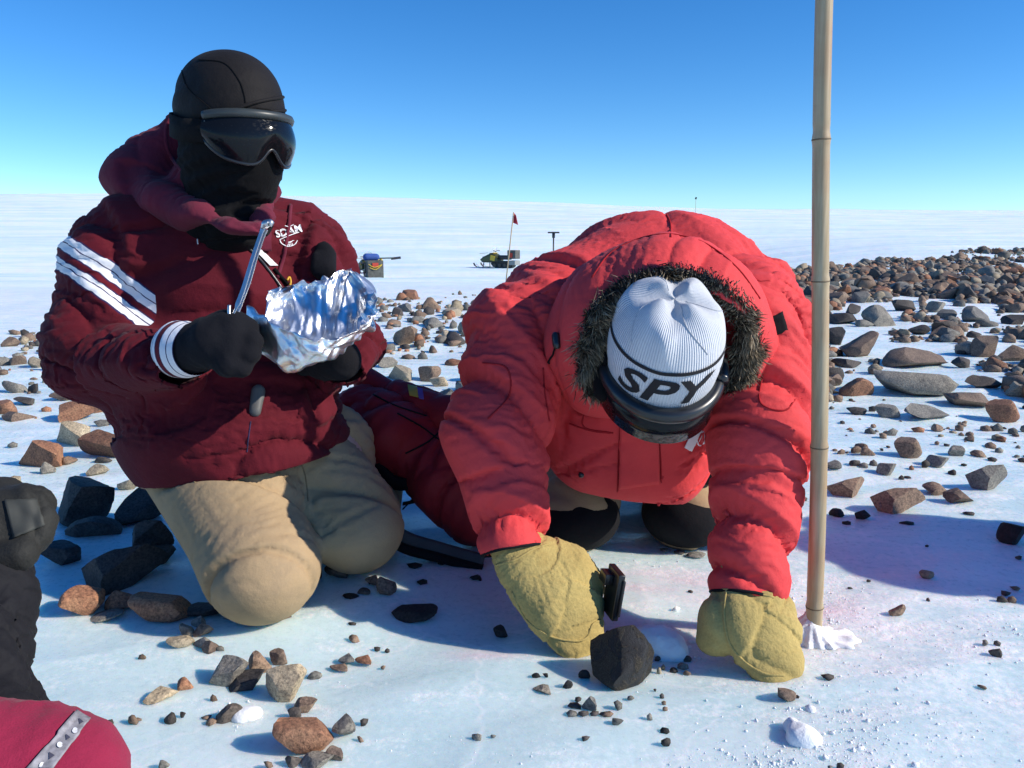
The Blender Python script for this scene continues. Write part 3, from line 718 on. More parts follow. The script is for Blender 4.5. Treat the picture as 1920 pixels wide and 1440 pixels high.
# joints
shR, elR, wrR = P(245, 450, 1.62), P(182, 650, 1.56), P(338, 655, 1.385)
shL, elL, wrL = P(560, 440, 1.74), P(655, 625, 1.66), P(640, 668, 1.53)
chest, belly = P(400, 500, 1.70), P(440, 760, 1.69)
hd = P(432, 225, 1.52)
kR, kL = P(490, 1058, 1.48), P(668, 985, 1.66)
hipR, hipL = P(405, 850, 1.66), P(590, 850, 1.74)
# the body itself (one surface, mostly covered)
body_pr = [cp(chest, belly, .13, .14), cp(chest, P(432, 330, 1.58), .08, .055), ('e', hd, np.eye(3), (.066, .066, .085), .02),
           cp(shR, elR, .045, .035), cp(elR, wrR, .035, .025), cp(shL, elL, .04, .03), cp(elL, wrL, .028, .022),
           cp(chest, shR, .08, .06), cp(chest, shL, .08, .06), cp(hipR, kR, .09, .06), cp(hipL, kL, .09, .06), cp(belly, hipR, .12, .1), cp(belly, hipL, .12, .1),
           cp(kR, kR + np.array((-.10, .36, -.05)), .055, .04), cp(kL, kL + np.array((-.08, .34, -.05)), .055, .04)]
garment('body', body_pr, .014, M_SKIN, man, thick=0)
# trousers
hz = np.array((0, 0, 1.0))
ftR, ftL = kR + np.array((-.13, .40, -.03)), kL + np.array((-.03, .38, -.03))
tr = [cp(hipR, kR, .146, .096, .05), cp(hipL, kL, .134, .082, .05), cp(belly + [0, 0, -.02], (hipR + hipL) / 2 + [0, .05, 0], .17, .15, .06),
      cp(kR, ftR, .088, .075, .05), cp(kL, ftL, .082, .072, .05)]
def on_ground(p, d): return np.maximum(d, (-.004 - p[..., 2]))
garment('trousers', tr, .008, M_TAN, man, thick=0, limbs=[(hipR, kR, .12), (hipL, kL, .11), (kR, ftR, .09), (kL, ftL, .085)],
        drape_kw=dict(grow=.20, amp=.016, freq=10, inner=.032, outer=.004, iters=110, grav=.0002, bend=.024, seed=4), extra=on_ground, sharp=.15, smooth_it=1)
# work boots behind the knees
for a, s in ((ftR, -1), (ftL, 1)):
    tip = a + np.array((s * .03, .02, .02)); sole = np.array((a[0], a[1] + .02, .035))
    garment('boot', [cp(a, a + [0, .10, -.005], .06, .055, .02), cp([a[0], a[1] + .06, .05], [a[0], a[1] + .12, .17], .052, .045, .03)], .012, M_BOOT, man, thick=0)
# jacket
hemL, hemF, hemR = P(240, 868, 1.62), P(470, 855, 1.46), P(640, 803, 1.70)
hn = np.cross(hemR - hemF, hemL - hemF); hn = hn if hn[2] < 0 else -hn
jk = [cp(chest, belly, .190, .205, .05), cp(P(410, 780, 1.66), P(470, 800, 1.66), .20, .195, .05), cp(shR, chest + [0, 0, .08], .105, .13, .06), cp(shL, chest + [.04, .02, .08], .10, .13, .06),
      cp(shR, elR, .118, .100, .045), cp(elR, wrR, .098, .060, .035), cp(shL, elL, .098, .072, .045), cp(elL, wrL, .072, .052, .03)]
axR = (wrR - elR) / np.linalg.norm(wrR - elR); axL = (wrL - elL) / np.linalg.norm(wrL - elL)
cuts = [(hemF, hn, P(440, 820, 1.66), .36), (wrR, axR, wrR, .10), (wrL, axL, wrL, .09)]
# diagonal stripe bands round both upper sleeves
q0, q1, q2 = P(118, 472, 1.56), P(308, 602, 1.50), P(165, 437, 1.56)
sdir = (q1 - q0) / np.linalg.norm(q1 - q0); view = (q0 - np.array((0, 0, CAMH))); nb = np.cross(sdir, view); nb /= np.linalg.norm(nb); nb = nb if nb[2] > 0 else -nb
def band(p): return np.clip(.10 + .8 * ((p - q0) @ nb + .004) / .068, -1, 2)
def band_on(p):
    x, y, d = proj(p); near = cap_d(p.astype(np.float32), shR, elR, .118, .1)
    return np.minimum(np.clip((314 - x) / 12.0 + .5, 0, 1), np.clip(.5 + (.03 - near) * 60, 0, 1))
jacket = garment('jacket', jk, .0064, M_JACKET, man, cuts=cuts, thick=.005, coords=dict(band=band, band_on=band_on), smooth_it=1, sharp=.2,
        limbs=[(shR, elR, .11), (elR, wrR, .075), (shL, elL, .085), (elL, wrL, .06), (chest + [0, 0, .15], belly, .19)],
        drape_kw=dict(grow=.26, amp=.019, freq=10.5, inner=.038, outer=.006, iters=130, grav=.0003, bend=.024, seed=2, growf=lambda p: np.where(cap_d(p.astype(np.float32), chest, belly, .19, .205) < .012, .35, 1.0)))

# ---- helpers that lay trim on a garment
from mathutils.bvhtree import BVHTree
_bvh = {}
def bvh(o):
    if o.name not in _bvh:
        me = o.data; _bvh[o.name] = BVHTree.FromPolygons([v.co for v in me.vertices], [p.vertices for p in me.polygons])
    return _bvh[o.name]
def hit(objs, px, py, off=.0015, dflt=1.6):
    """point on the nearest of the garments under a pixel, lifted by off"""
    o0 = Vector((0, 0, CAMH)); dr = (Vector(P(px, py, 1.0)) - o0).normalized(); best = None
    for o in objs:
        loc, n, i, d = bvh(o).ray_cast(o0, dr)
        if loc is not None and (best is None or d < best[1]): best = (loc, d, n)
    if best is None: return None
    n = best[2] if best[2].dot(dr) < 0 else -best[2]
    return np.array(best[0] + (n * .5 - dr * .5) * off)
def seam(name, objs, pix, mat, parent, r=.0011, n=40, off=.0006):
    q = spline(np.array(pix, float), n); pts = np.array([h_ for h_ in (hit(objs, a, b, off) for a, b in q) if h_ is not None])
    k = np.ones(len(pts), bool); k[1:] = np.linalg.norm(np.diff(pts, axis=0), axis=1) < .06; pts = pts[k]
    for _ in range(2): pts[1:-1] = .25 * pts[:-2] + .5 * pts[1:-1] + .25 * pts[2:]
    V, F = tube_mesh(pts, r, 6); o = link(name, mesh(name, V, F), mat); return keep(o, parent)
def hitd(objs, px, py, off=.0015, dflt=1.6):
    h_ = hit(objs, px, py, off); return P(px, py, dflt) if h_ is None else h_
def patch(name, objs, quad, mat, parent, off=.002, nu=12, nv=10, thick=.0015):
    """cloth piece whose corners are pixels, laid on a garment"""
    a, b, c, d = [np.array(q, float) for q in quad]; V = []
    for i in range(nv + 1):
        for j in range(nu + 1):
            u, v = j / nu, i / nv; q = (a * (1 - u) + b * u) * (1 - v) + (d * (1 - u) + c * u) * v; V.append(hitd(objs, q[0], q[1], off))
    V = np.array(V); W = V.reshape(nv + 1, nu + 1, 3)
    for _ in range(2): W[1:-1, 1:-1] = .5 * W[1:-1, 1:-1] + .125 * (W[:-2, 1:-1] + W[2:, 1:-1] + W[1:-1, :-2] + W[1:-1, 2:])
    F = [(i * (nu + 1) + j, i * (nu + 1) + j + 1, (i + 1) * (nu + 1) + j + 1, (i + 1) * (nu + 1) + j) for i in range(nv) for j in range(nu)]
    o = link(name, mesh(name, W.reshape(-1, 3), F), mat); s = o.modifiers.new('thickness', 'SOLIDIFY'); s.thickness = thick; s.offset = 0
    return keep(o, parent)
def text2d(txt, shear=0.0):
    cu = bpy.data.curves.new('t', 'FONT'); cu.body = txt; cu.align_x = 'CENTER'; cu.align_y = 'CENTER'; cu.resolution_u = 3; cu.offset = .022; cu.shear = shear
    o = bpy.data.objects.new('t', cu); C.objects.link(o); dg = bpy.context.evaluated_depsgraph_get(); me = bpy.data.meshes.new_from_object(o.evaluated_get(dg))
    v = np.array([q.co[:2] for q in me.vertices]); f = [tuple(p.vertices) for p in me.polygons]
    bpy.data.objects.remove(o); bpy.data.meshes.remove(me); bpy.data.curves.remove(cu); return v, f
def print_on(name, objs, v, f, ctr, size, ang, mat, parent, off=.002, sx=1.0):
    c, s = math.cos(ang), math.sin(ang); V = []
    for x, y in v:
        x, y = x * size * sx, y * size; V.append(hitd(objs, ctr[0] + x * c + y * s, ctr[1] + x * s - y * c, off))
    return keep(link(name, mesh(name, V, f), mat, smooth=False), parent)
def strokes(polys, wd):
    """flat strips along 2-D polylines"""
    V, F = [], []
    for pl in polys:
        pl = np.array(pl, float); t = np.gradient(pl, axis=0); t /= np.linalg.norm(t, axis=1)[:, None] + 1e-9; n = np.stack([-t[:, 1], t[:, 0]], 1) * wd / 2
        o = len(V)
        for a, b in zip(pl - n, pl + n): V += [a, b]
        F += [(o + 2 * i, o + 2 * i + 2, o + 2 * i + 3, o + 2 * i + 1) for i in range(len(pl) - 1)]
    return np.array(V), F
arc = lambda cx, cy, r, a0, a1, n=20, ry=None: [(cx + r * math.cos(a), cy + (ry or r) * math.sin(a)) for a in np.linspace(a0, a1, n)]

# ---- knitted cuffs with stripes, gloves
def cuff(wr, ax, r, ln=.055):
    pts = wr + np.linspace(-.02, ln, 24)[:, None] * ax
    rad = r * np.interp(np.linspace(0, 1, 24), [0, .25, .6, 1], [.86, 1.0, .98, .86]); V, F = tube_mesh(pts, rad, 40, cap=False)
    V = V + (V - np.repeat(pts, 40, 0)) * (.02 * np.sin(np.tile(np.arange(40), 24) * math.pi))[:, None]
    me = mesh('cuff', V, F); fattr(me, 'band', .105 + .79 * np.repeat(np.linspace(0, 1, 24), 40)); fattr(me, 'band_on', np.ones(len(V)))
    return keep(link('cuff', me, M_JACKET), man)
cuff(wrR, axR, .050, .05)
def hand(name, wr, palm, knuck, tips, thumb, mat, parent, r=.017, h=.0048):
    pr = [cp(wr, palm, .041, .043, .02), cp(knuck[0], knuck[3], .026, .022, .02)]
    for k, ch in zip(knuck, tips):
        pr.append(cp(palm * .5 + k * .5, k, .026, .020, .012)); a = k
        for b in ch: pr.append(cp(a, b, r, r * .94, .006)); a = b
    a = thumb[0]
    for b in thumb[1:]: pr.append(cp(a, b, .018, .0165, .008)); a = b
    ax_ = np.asarray(palm) - wr
    return garment(name, pr, h, mat, parent, thick=0, limbs=[(wr, palm, .04), (palm, knuck[1], .04)], drape_kw=dict(grow=.08, amp=.003, freq=45, inner=.004, outer=.004, iters=30, grav=0, bend=.06, seed=6))
wp = wrR + axR * .035
hand('glove', wp, P(402, 642, 1.335), [P(436, 612, 1.325), P(443, 635, 1.318), P(440, 659, 1.315), P(428, 682, 1.315)],
     [[P(468, 618, 1.335), P(460, 640, 1.355)], [P(474, 640, 1.32), P(462, 660, 1.345)], [P(470, 662, 1.318), P(456, 676, 1.343)], [P(454, 688, 1.32), P(438, 690, 1.343)]],
     [P(385, 612, 1.345), P(424, 602, 1.335), P(454, 606, 1.33)], M_GLOVE, man)
wq = wrL + axL * .02
hand('glove', wq, P(612, 672, 1.53), [P(600, 660, 1.535), P(596, 668, 1.535), P(596, 676, 1.535), P(600, 684, 1.535)],
     [[P(580, 662, 1.54), P(566, 668, 1.54)], [P(576, 670, 1.54), P(562, 676, 1.54)], [P(576, 680, 1.54), P(564, 684, 1.54)], [P(582, 688, 1.54), P(570, 690, 1.54)]],
     [P(615, 666, 1.54), P(605, 662, 1.54), P(596, 662, 1.54)], M_GLOVE, man)
# ---- hood of the sweatshirt bunched round the neck
hp = [(335, 225, 1.66, .042), (292, 268, 1.655, .044), (262, 308, 1.62, .038), (300, 350, 1.54, .025), (370, 380, 1.49, .018), (435, 405, 1.455, .014), (478, 408, 1.46, .012), (490, 388, 1.52, .014), (490, 340, 1.62, .026), (450, 290, 1.68, .045), (380, 240, 1.69, .045)]
hpr = [cp(P(*hp[i][:3]), P(*hp[i + 1][:3]), hp[i][3], hp[i + 1][3], .035) for i in range(len(hp) - 1)]
hpr += [cp(P(250, 325, 1.66), P(330, 300, 1.72), .055, .07, .05), cp(P(260, 345, 1.60), P(350, 395, 1.53), .03, .03, .04), cp(P(400, 340, 1.62), P(440, 395, 1.58), .090, .055, .03)]
garment('hood', hpr, .006, M_HOODIE, man, thick=0, limbs=[(P(335, 200, 1.66), P(250, 330, 1.62), .06), (P(258, 305, 1.6), P(430, 398, 1.44), .04), (P(430, 398, 1.44), P(528, 375, 1.52), .03)],
        drape_kw=dict(grow=.26, amp=.014, freq=8, inner=.026, outer=.010, iters=90, grav=.0003, bend=.026, seed=9), smooth_it=2, sharp=.2)
_hood = bpy.data.objects[-1] if False else [o for o in bpy.data.objects if o.name == 'hood'][0]
seam('hood_edge', [_hood], [(338, 195), (312, 240), (318, 290), (360, 335), (420, 372), (470, 395)], M_HOODIE, man, .004, 50, .001)
patch('sweatshirt', [jacket], [(425, 400), (505, 388), (508, 470), (488, 470)], M_HOODIE, man, .005, 20, 16)
# ---- balaclava, cap, goggles
Fd = camv(.80, -.20, .56); Ud = np.array((0, 0, 1.0)); Ud = Ud - Fd * (Ud @ Fd); Ud /= np.linalg.norm(Ud); Sd = np.cross(Ud, Fd)
AX = np.array([Sd, Ud, Fd])
bal = [('e', hd - Ud * .012, AX, (.086, .112, .104), .02), ('e', hd - Ud * .075 + Fd * .035, AX, (.062, .052, .062), .04), cp(hd - Ud * .06 - Fd * .01, P(425, 385, 1.56), .082, .088, .04)]
bala = garment('balaclava', bal, .0055, M_BLACK, man, thick=0, limbs=[(hd - Ud * .05, P(425, 385, 1.56), .085)],
        drape_kw=dict(grow=.45, amp=.018, freq=22, inner=.018, outer=.007, iters=80, grav=.00012, bend=.05, seed=3, growf=lambda p: np.where((p - hd) @ Ud < -.05, 1.0, .05)))
capc = hd + Ud * .022 - Fd * .002
cpn = -Ud * .96 - Fd * .0 
capo = garment('cap', [('e', capc, AX, (.094, .104, .110), .02)], .006, M_CAP, man, cuts=[(hd + Ud * .014 + Fd * .1, -Ud * .93 + Fd * .30, None, 0)], thick=.004,
        limbs=[(capc - Ud * .1, capc + Ud * .1, .09)], drape_kw=dict(grow=.05, amp=.003, freq=20, inner=.003, outer=.003, iters=40, grav=0, bend=.08, seed=8))
def ring(ctr, rs, rf, up, a0, a1, n=60):
    a = np.linspace(a0, a1, n); return ctr + np.sin(a)[:, None] * Sd * rs + np.cos(a)[:, None] * Fd * rf + (up if np.ndim(up) else np.full(n, up))[:, None] * Ud
for pix in ([(372, 112), (420, 118), (448, 150), (458, 178), (460, 192)], [(340, 130), (352, 165), (385, 195), (405, 212)]): seam('cap_seam', [capo], pix, M_BLACK, man, .0013)
for pix in ([(408, 236), (440, 222), (480, 212), (520, 208), (534, 207)], [(410, 222), (440, 206), (480, 192), (520, 184), (532, 182)]): seam('cap_hem', [capo, bala], pix, M_CAP, man, .0032, 40, .002)
def gog(phi, z, off=0.0):
    rs, rf = .100 + off, .126 + off
    return hd + Sd * math.sin(phi) * rs + Fd * math.cos(phi) * rf + Ud * z
def gz(phi):
    a = abs(phi); top = .004 - .010 * (a / 1.15) ** 3; bot = -.080 + .030 * math.exp(-(phi / .20) ** 2) + .038 * (a / 1.15) ** 4
    return top, bot
m, t, b = nmat('goggle_lens'); b.inputs['Base Color'].default_value = (.006, .007, .009, 1); b.inputs['Roughness'].default_value = .09; b.inputs['Specular IOR Level'].default_value = .22
nn = N(t, 'ShaderNodeTexNoise', Scale=25, Detail=5); rr_ = ramp(t, nn.outputs[0], [(.45, (.06, .06, .06)), (.75, (.40, .40, .40))]); t.links.new(rr_.outputs[0], b.inputs['Roughness'])
M_LENS = m
gg = empty('goggles', tuple(hd)); keep(gg, man)
def gkeep(o): o.parent = gg; o.matrix_parent_inverse = Matrix.Translation(hd).inverted(); return o
V, F = [], []; nu, nv = 40, 12
for i in range(nu + 1):
    ph = -1.15 + 2.3 * i / nu; tp, bt = gz(ph)
    for j in range(nv + 1):
        v = j / nv; V.append(gog(ph, bt + (tp - bt) * v, .010 * math.sin(v * math.pi)))
F = [(i * (nv + 1) + j, (i + 1) * (nv + 1) + j, (i + 1) * (nv + 1) + j + 1, i * (nv + 1) + j + 1) for i in range(nu) for j in range(nv)]
gkeep(link('lens', mesh('lens', V, F), M_LENS))
M_GFRAME = plain('goggle_frame', (.035, .042, .042), .42)
ph = np.linspace(-1.15, 1.15, 50)
V, F = tube_mesh([gog(a, gz(a)[0] + .005, -.002) for a in ph], .0085, 8); gkeep(link('frame', mesh('frame', V, F), M_GFRAME))
V, F = tube_mesh([gog(a, gz(a)[1], -.002) for a in ph], .0038, 8); gkeep(link('frame', mesh('frame', V, F), M_PLASTIC))
V, F = ribbon_mesh([hd + Sd * math.sin(a) * .102 + Fd * math.cos(a) * .116 + Ud * (-.028 + .018 * max(0, -math.cos(a))) for a in np.linspace(1.05, 2 * math.pi - 1.05, 60)], .040, .003, Ud); gkeep(link('strap', mesh('strap', V, F), M_BLACK))
V, F = strokes([arc(0, 0, 1, 0, 6.3, 28), [(-.45, .5), (.35, .55), (-.35, .0), (.4, .05), (-.3, -.55), (.45, -.5)]], .14)
M_GREYPRINT = plain('grey_print', (.13, .135, .14), .5)
_st = [o for o in bpy.data.objects if o.name.startswith('strap')][-1]
_bvh.pop('strap', None)
print_on('cap_emblem', [capo, bala, _st], V, F, (396, 229), 15, .1, M_GREYPRINT, man, off=.004, sx=.8)
# ---- jacket front: zip line, white lining, chest print, lanyard, clip-on glove
J = [jacket]
seam('zip', J, [(362, 408), (420, 432), (470, 470), (505, 510), (530, 545)], M_PLASTIC, man, .0035, 40, .003)
seam('jacket_edge', J, [(545, 385), (540, 430), (532, 480), (520, 520)], M_HOODIE, man, .004, 30, .002)
patch('lining', J, [(455, 448), (482, 462), (520, 500), (505, 500)], M_WHITE, man, .006)
patch('lining', J, [(500, 340), (515, 345), (512, 368), (497, 360)], M_WHITE, man, .01)
V, F = text2d('SDAM'); print_on('chest_print', J, V, F, (541, 434), 21, -.24, M_WHITE, man, .0035, .92)
V, F = strokes([arc(541, 448, 17, .15, 3.0, 18, 14), [(534, 424), (541, 426), (550, 421)], [(524, 450), (540, 443), (561, 435)], arc(541, 446, 11, .5, 2.6, 10, 9)], 1.3)
keep(link('chest_print', mesh('chest_print', [hitd(J, x, y, .003) for x, y in V], F), M_WHITE, smooth=False), man)
V, F = text2d('1816'); print_on('chest_print', J, V, F, (543, 459), 5.5, -.2, M_WHITE, man, .003, 1.1)
for pix in ([(345, 440), (372, 450), (380, 470), (372, 500)], [(470, 640), (472, 720), (470, 790), (468, 850)], [(330, 620), (345, 700), (352, 780)]): pass
seam('front_placket', J, [(470, 790), (466, 820), (463, 848)], M_NAVY, man, .0012)
seam('drawstring', J, [(370, 448), (371, 458)], M_WHITE, man, .0012, 6)
seam('lanyard', J, [(512, 505), (525, 520), (540, 535)], M_BLACK, man, .004, 20, .006)
M_YELLOW = plain('yellow_plastic', (.65, .36, .02), .5)
seam('lanyard_clip', J, [(536, 528), (541, 522), (545, 530), (541, 536)], M_YELLOW, man, .0022, 20, .012)
hg = hitd(J, 605, 492, .0)
hangg = garment('clipped_glove', [cp(hitd(J, 605, 474, .012), hitd(J, 606, 505, .016), .020, .026, .01, ((0, 1, 0), .5)), cp(hitd(J, 592, 480, .012), hitd(J, 590, 505, .014), .010, .009, .006), cp(hitd(J, 618, 478, .014), hitd(J, 620, 508, .014), .010, .009, .006)], .005, M_GLOVE, man, thick=0)
# grey multi-tool pouch showing in the open front
garment('belt_tool', [cp(hitd(J, 484, 735, .004), hitd(J, 478, 772, .004), .014, .012, .01, (camv(0, 0, 1), .7))], .004, plain('grey_rubber', (.09, .09, .09), .6), man, thick=0)
# trouser seams
TR = [o for o in bpy.data.objects if o.name == 'trousers']
for pix in ([(555, 850), (572, 890), (578, 940)], [(360, 868), (352, 890), (366, 905)]): seam('seam', TR, pix, M_TANSEAM, man, .0014, 30, .0004)
# ------------------------------------------------------------------ aluminium foil and tongs
def tensor(rows, nu, nv):
    rows = [spline(np.array([P(*q) for q in r]), nu) for r in rows]; A = np.array(rows)
    return np.stack([spline(A[:, i], nv) for i in range(nu)], 1)        # nv, nu, 3
S = tensor([[(466, 572, 1.375), (515, 604, 1.33), (590, 640, 1.31), (655, 622, 1.35), (700, 585, 1.40)],
            [(470, 640, 1.375), (535, 690, 1.345), (600, 676, 1.34), (655, 650, 1.37), (694, 612, 1.42)],
            [(486, 636, 1.43), (545, 660, 1.43), (600, 655, 1.44), (655, 630, 1.46), (696, 596, 1.47)],
            [(498, 585, 1.46), (550, 580, 1.49), (605, 575, 1.51), (655, 560, 1.52), (704, 575, 1.49)],
            [(503, 546, 1.47), (555, 532, 1.51), (610, 522, 1.53), (650, 500, 1.545), (706, 552, 1.50)]], 130, 100)
nv, nu = S.shape[:2]
uu, vv = np.meshgrid(np.linspace(0, 1.3, nu), np.linspace(0, 1, nv))
r = np.random.default_rng(5); disp = np.zeros_like(uu)
pq = np.stack([uu * 3, vv * 3, uu * 0], -1); wu, wv = vnoise(pq, 31) * .10, vnoise(pq + 9, 32) * .10
for k in range(34):
    a = r.uniform(0, math.pi); f = r.uniform(1.2, 9); ph = r.random()
    q = ((uu + wu) * math.cos(a) + (vv + wv) * math.sin(a)) * f + ph
    msk = sstep(-.3, .4, vnoise(np.stack([uu * 2.5 + k, vv * 2.5, uu * 0], -1), 50 + k))
    disp += msk * (np.abs(q % 1 - .5) - .25) * .020 / (1 + f * .25)
n = np.cross(np.gradient(S, axis=1), np.gradient(S, axis=0)); n /= np.linalg.norm(n, axis=-1)[..., None]
edge_w = .6 + .9 * sstep(.8, 1, vv) + .5 * sstep(1.1, 1.3, uu)
S = S + n * (disp * edge_w)[..., None]
S[-1] += np.stack([vnoise(np.stack([uu[-1] * 18, uu[-1] * 0, uu[-1] * 0], -1), s_) for s_ in (1, 2, 3)], -1) * .006
S[0] += np.stack([vnoise(np.stack([uu[0] * 14, uu[0] * 0, uu[0] * 0], -1), s_) for s_ in (4, 5, 6)], -1) * .003
idx = np.arange(nu * nv).reshape(nv, nu); q = np.stack([idx[:-1, :-1], idx[:-1, 1:], idx[1:, 1:], idx[1:, :-1]], -1).reshape(-1, 4)
tri = np.concatenate([q[:, [0, 1, 2]], q[:, [0, 2, 3]]])
m, t, b = nmat('aluminium_foil'); b.inputs['Base Color'].default_value = (.86, .87, .88, 1); b.inputs['Metallic'].default_value = 1; b.inputs['Roughness'].default_value = .38
tc = N(t, 'ShaderNodeTexCoord'); vo = N(t, 'ShaderNodeTexNoise', Scale=60, Detail=3); t.links.new(tc.outputs['Object'], vo.inputs[0]); bump(t, b, vo.outputs[0], .35, .004)
foil = link('foil_sheet', mesh('foil_sheet', S.reshape(-1, 3), tri), m, smooth=False)
tag(foil, 'crumpled sheet of aluminium foil held open like a bowl by the maroon-jacketed person', 'foil')
so = foil.modifiers.new('thickness', 'SOLIDIFY'); so.thickness = .0003
tg = empty('tongs', tuple(P(434, 640, 1.330))); tag(tg, 'long steel tongs held upright in a black glove', 'tongs')
side = camv(1, .3, .2)
def tarm(pp, wd, th=.0016):
    V, F = ribbon_mesh(spline([P(*q) for q in pp], 60), wd, th, side); o = link('arm', mesh('arm', V, F), M_STEEL); keep(o, tg)
    bv = o.modifiers.new('bevel', 'BEVEL'); bv.width = .0005; bv.segments = 2
    return o
ws = np.interp(np.linspace(0, 1, 60), [0, .2, .32, .36, .6, .9, 1], [.004, .004, .005, .009, .0075, .007, .010])
tarm([(438, 640, 1.332), (435, 600, 1.315), (444, 575, 1.315), (457, 540, 1.320), (472, 490, 1.325), (487, 445, 1.330), (495, 424, 1.330)], ws, .0022)
ws2 = np.interp(np.linspace(0, 1, 60), [0, .3, .5, 1], [.005, .005, .008, .007])
tarm([(446, 642, 1.338), (442, 606, 1.326), (452, 570, 1.328), (466, 530, 1.332), (479, 485, 1.336), (492, 446, 1.338), (499, 430, 1.336)], ws2, .0022)
V, F = tube_mesh(spline([P(491, 428, 1.330), P(499, 420, 1.328), P(507, 418, 1.326), P(508, 424, 1.324)], 16), [.003, .004, .005, .0065, .007, .0072, .007, .0068, .0065, .0065, .006, .0058, .005, .004, .003, .002], 14); keep(link('claw', mesh('claw', V, F), M_STEEL), tg)
V, F = tube_mesh(spline([P(430, 572, 1.314), P(430, 590, 1.312), P(435, 612, 1.312), P(438, 630, 1.315)], 16), .003, 8); keep(link('spring', mesh('spring', V, F), M_STEEL), tg)
# ------------------------------------------------------------------ person in the red parka
M_RED = cloth_mat('red_parka', (.67, .056, .060), .72, .10, 1500, .22, .03, spec=.18)
M_REDSEAM = cloth_mat('red_seam', (.36, .018, .024), .8, .1, 1500, .2, .02, spec=.1)
M_SUEDE = cloth_mat('yellow_suede', (.43, .325, .12), .95, .20, 260, .5, .06, fine=.002, spec=.1, dirt=(.27, .18, .06))
M_BEANIE = cloth_mat('white_jersey', (.60, .62, .66), .9, .04, 1600, .3, .04, spec=.1)
M_PAD = cloth_mat('black_pad', (.010, .010, .012), .85, .2, 900, .3, .02, spec=.12)
pm = empty('person', tuple(G(1180, 1035)))
tag(pm, 'person in red parka and white beanie kneeling on hands, head bowed over the black rock', 'person')
sL, eL, wL = P(988, 610, 1.62), P(930, 800, 1.52), P(962, 1000, 1.45)
sR, eR, wR = P(1415, 590, 1.57), P(1428, 800, 1.47), P(1404, 1085, 1.375)
ub, mb_, hp_ = P(1235, 545, 1.82), P(1210, 650, 2.03), P(1190, 740, 2.15)
cf, bf_ = P(1185, 730, 1.66), P(1180, 815, 1.76)
ph = P(1245, 655, 1.37)
kA, kB = P(1078, 955, 1.87), P(1285, 950, 1.88)
hA, hB = P(1110, 790, 2.15), P(1270, 790, 2.15)
fA, fB = kA + np.array((.02, .40, -.03)), kB + np.array((.03, .40, -.03))
crown = camv(.02, .70, .71)                               # where the top of the head points
face = np.cross(np.array((1.0, 0, 0)), crown); face = face if face[2] < 0 else -face
body2 = [cp(ub, hp_, .13, .14), ('e', ph, np.eye(3), (.07, .075, .07), .02), cp(ph + crown * -.06, ub, .05, .07), cp(sL, eL, .045, .035), cp(eL, wL, .035, .026), cp(sR, eR, .045, .035), cp(eR, wR, .035, .026),
         cp(ub, sL, .08, .06), cp(ub, sR, .08, .06), cp(hA, kA, .07, .05), cp(hB, kB, .07, .05), cp(hp_, hA, .1, .08), cp(hp_, hB, .1, .08), cp(kA, fA, .045, .035), cp(kB, fB, .045, .035)]
garment('body', body2, .014, M_SKIN, pm, thick=0)
garment('trousers', [cp(hA, kA, .115, .088, .03), cp(hB, kB, .115, .088, .03), cp(hp_, (hA + hB) / 2, .15, .14, .05), cp(kA, fA, .085, .07, .03), cp(kB, fB, .085, .07, .03)], .009, M_TAN, pm, thick=0,
        limbs=[(hA, kA, .1), (hB, kB, .1), (kA, fA, .08), (kB, fB, .08)], drape_kw=dict(grow=.2, amp=.015, freq=14, inner=.022, outer=.010, iters=80, grav=.0001, bend=.03, seed=14), extra=on_ground)
for k, f in ((kA, fA), (kB, fB)):
    u = (f - k) / np.linalg.norm(f - k); pd = np.array(k) + np.array((0, -.012, -.012))
    garment('knee_pad', [('e', pd, np.eye(3), (.104, .100, .078), .02), ('c', pd + np.array((0, .14, .135)), pd + np.array((0, -.2, .165)), .09, .09, -1.0)], .006, M_PAD, pm, thick=0, extra=on_ground)
    garment('knee_pad', [('e', np.array(k) + np.array((.03, -.035, .115)), np.eye(3), (.055, .060, .048), .02)], .007, M_PAD, pm, thick=0)
    garment('boot', [cp(f, f + [0, .10, .0], .055, .05, .02), cp([f[0], f[1] + .07, .05], [f[0], f[1] + .12, .17], .05, .045, .03)], .012, M_BOOT, pm, thick=0)
# parka
pk = [cp(ub, mb_, .185, .20, .06), cp(mb_, hp_, .20, .18, .06), cp(cf, bf_, .135, .135, .07), cp(P(1240, 600, 1.70), P(1190, 760, 1.78), .15, .16, .06),
      cp(sL, ub, .115, .17, .07), cp(sR, ub, .11, .17, .07), cp(sL, eL, .116, .094, .05), cp(eL, wL, .094, .064, .04), cp(sR, eR, .110, .088, .05), cp(eR, wR, .088, .064, .04),
      cp(P(1045, 548, 1.76), P(1150, 525, 1.80), .118, .15, .06), cp(P(1405, 548, 1.70), P(1310, 525, 1.80), .115, .15, .06), cp(P(1090, 790, 1.70), P(1270, 790, 1.70), .10, .10, .06), cp(P(1110, 850, 1.70), P(1250, 880, 1.70), .075, .075, .05)]
aL, aR = (wL - eL) / np.linalg.norm(wL - eL), (wR - eR) / np.linalg.norm(wR - eR)
hpt = P(1165, 925, 1.62)
pcuts = [(hpt, (-.05, -.12, -1), P(1190, 880, 1.9), .42), (wL, aL, wL, .11), (wR, aR, wR, .11)]
parka = garment('parka', pk, .0066, M_RED, pm, cuts=pcuts, thick=.006, smooth_it=1, sharp=.2,
        limbs=[(sL, eL, .105), (eL, wL, .08), (sR, eR, .105), (eR, wR, .08), (ub, hp_, .19), (cf, bf_, .13)],
        drape_kw=dict(grow=.25, amp=.020, freq=10.5, inner=.038, outer=.005, iters=130, grav=.00025, bend=.024, seed=21,
                      growf=lambda p: np.where(cap_d(p.astype(np.float32), ub, hp_, .2, .2) < .0, .35, 1.0)))
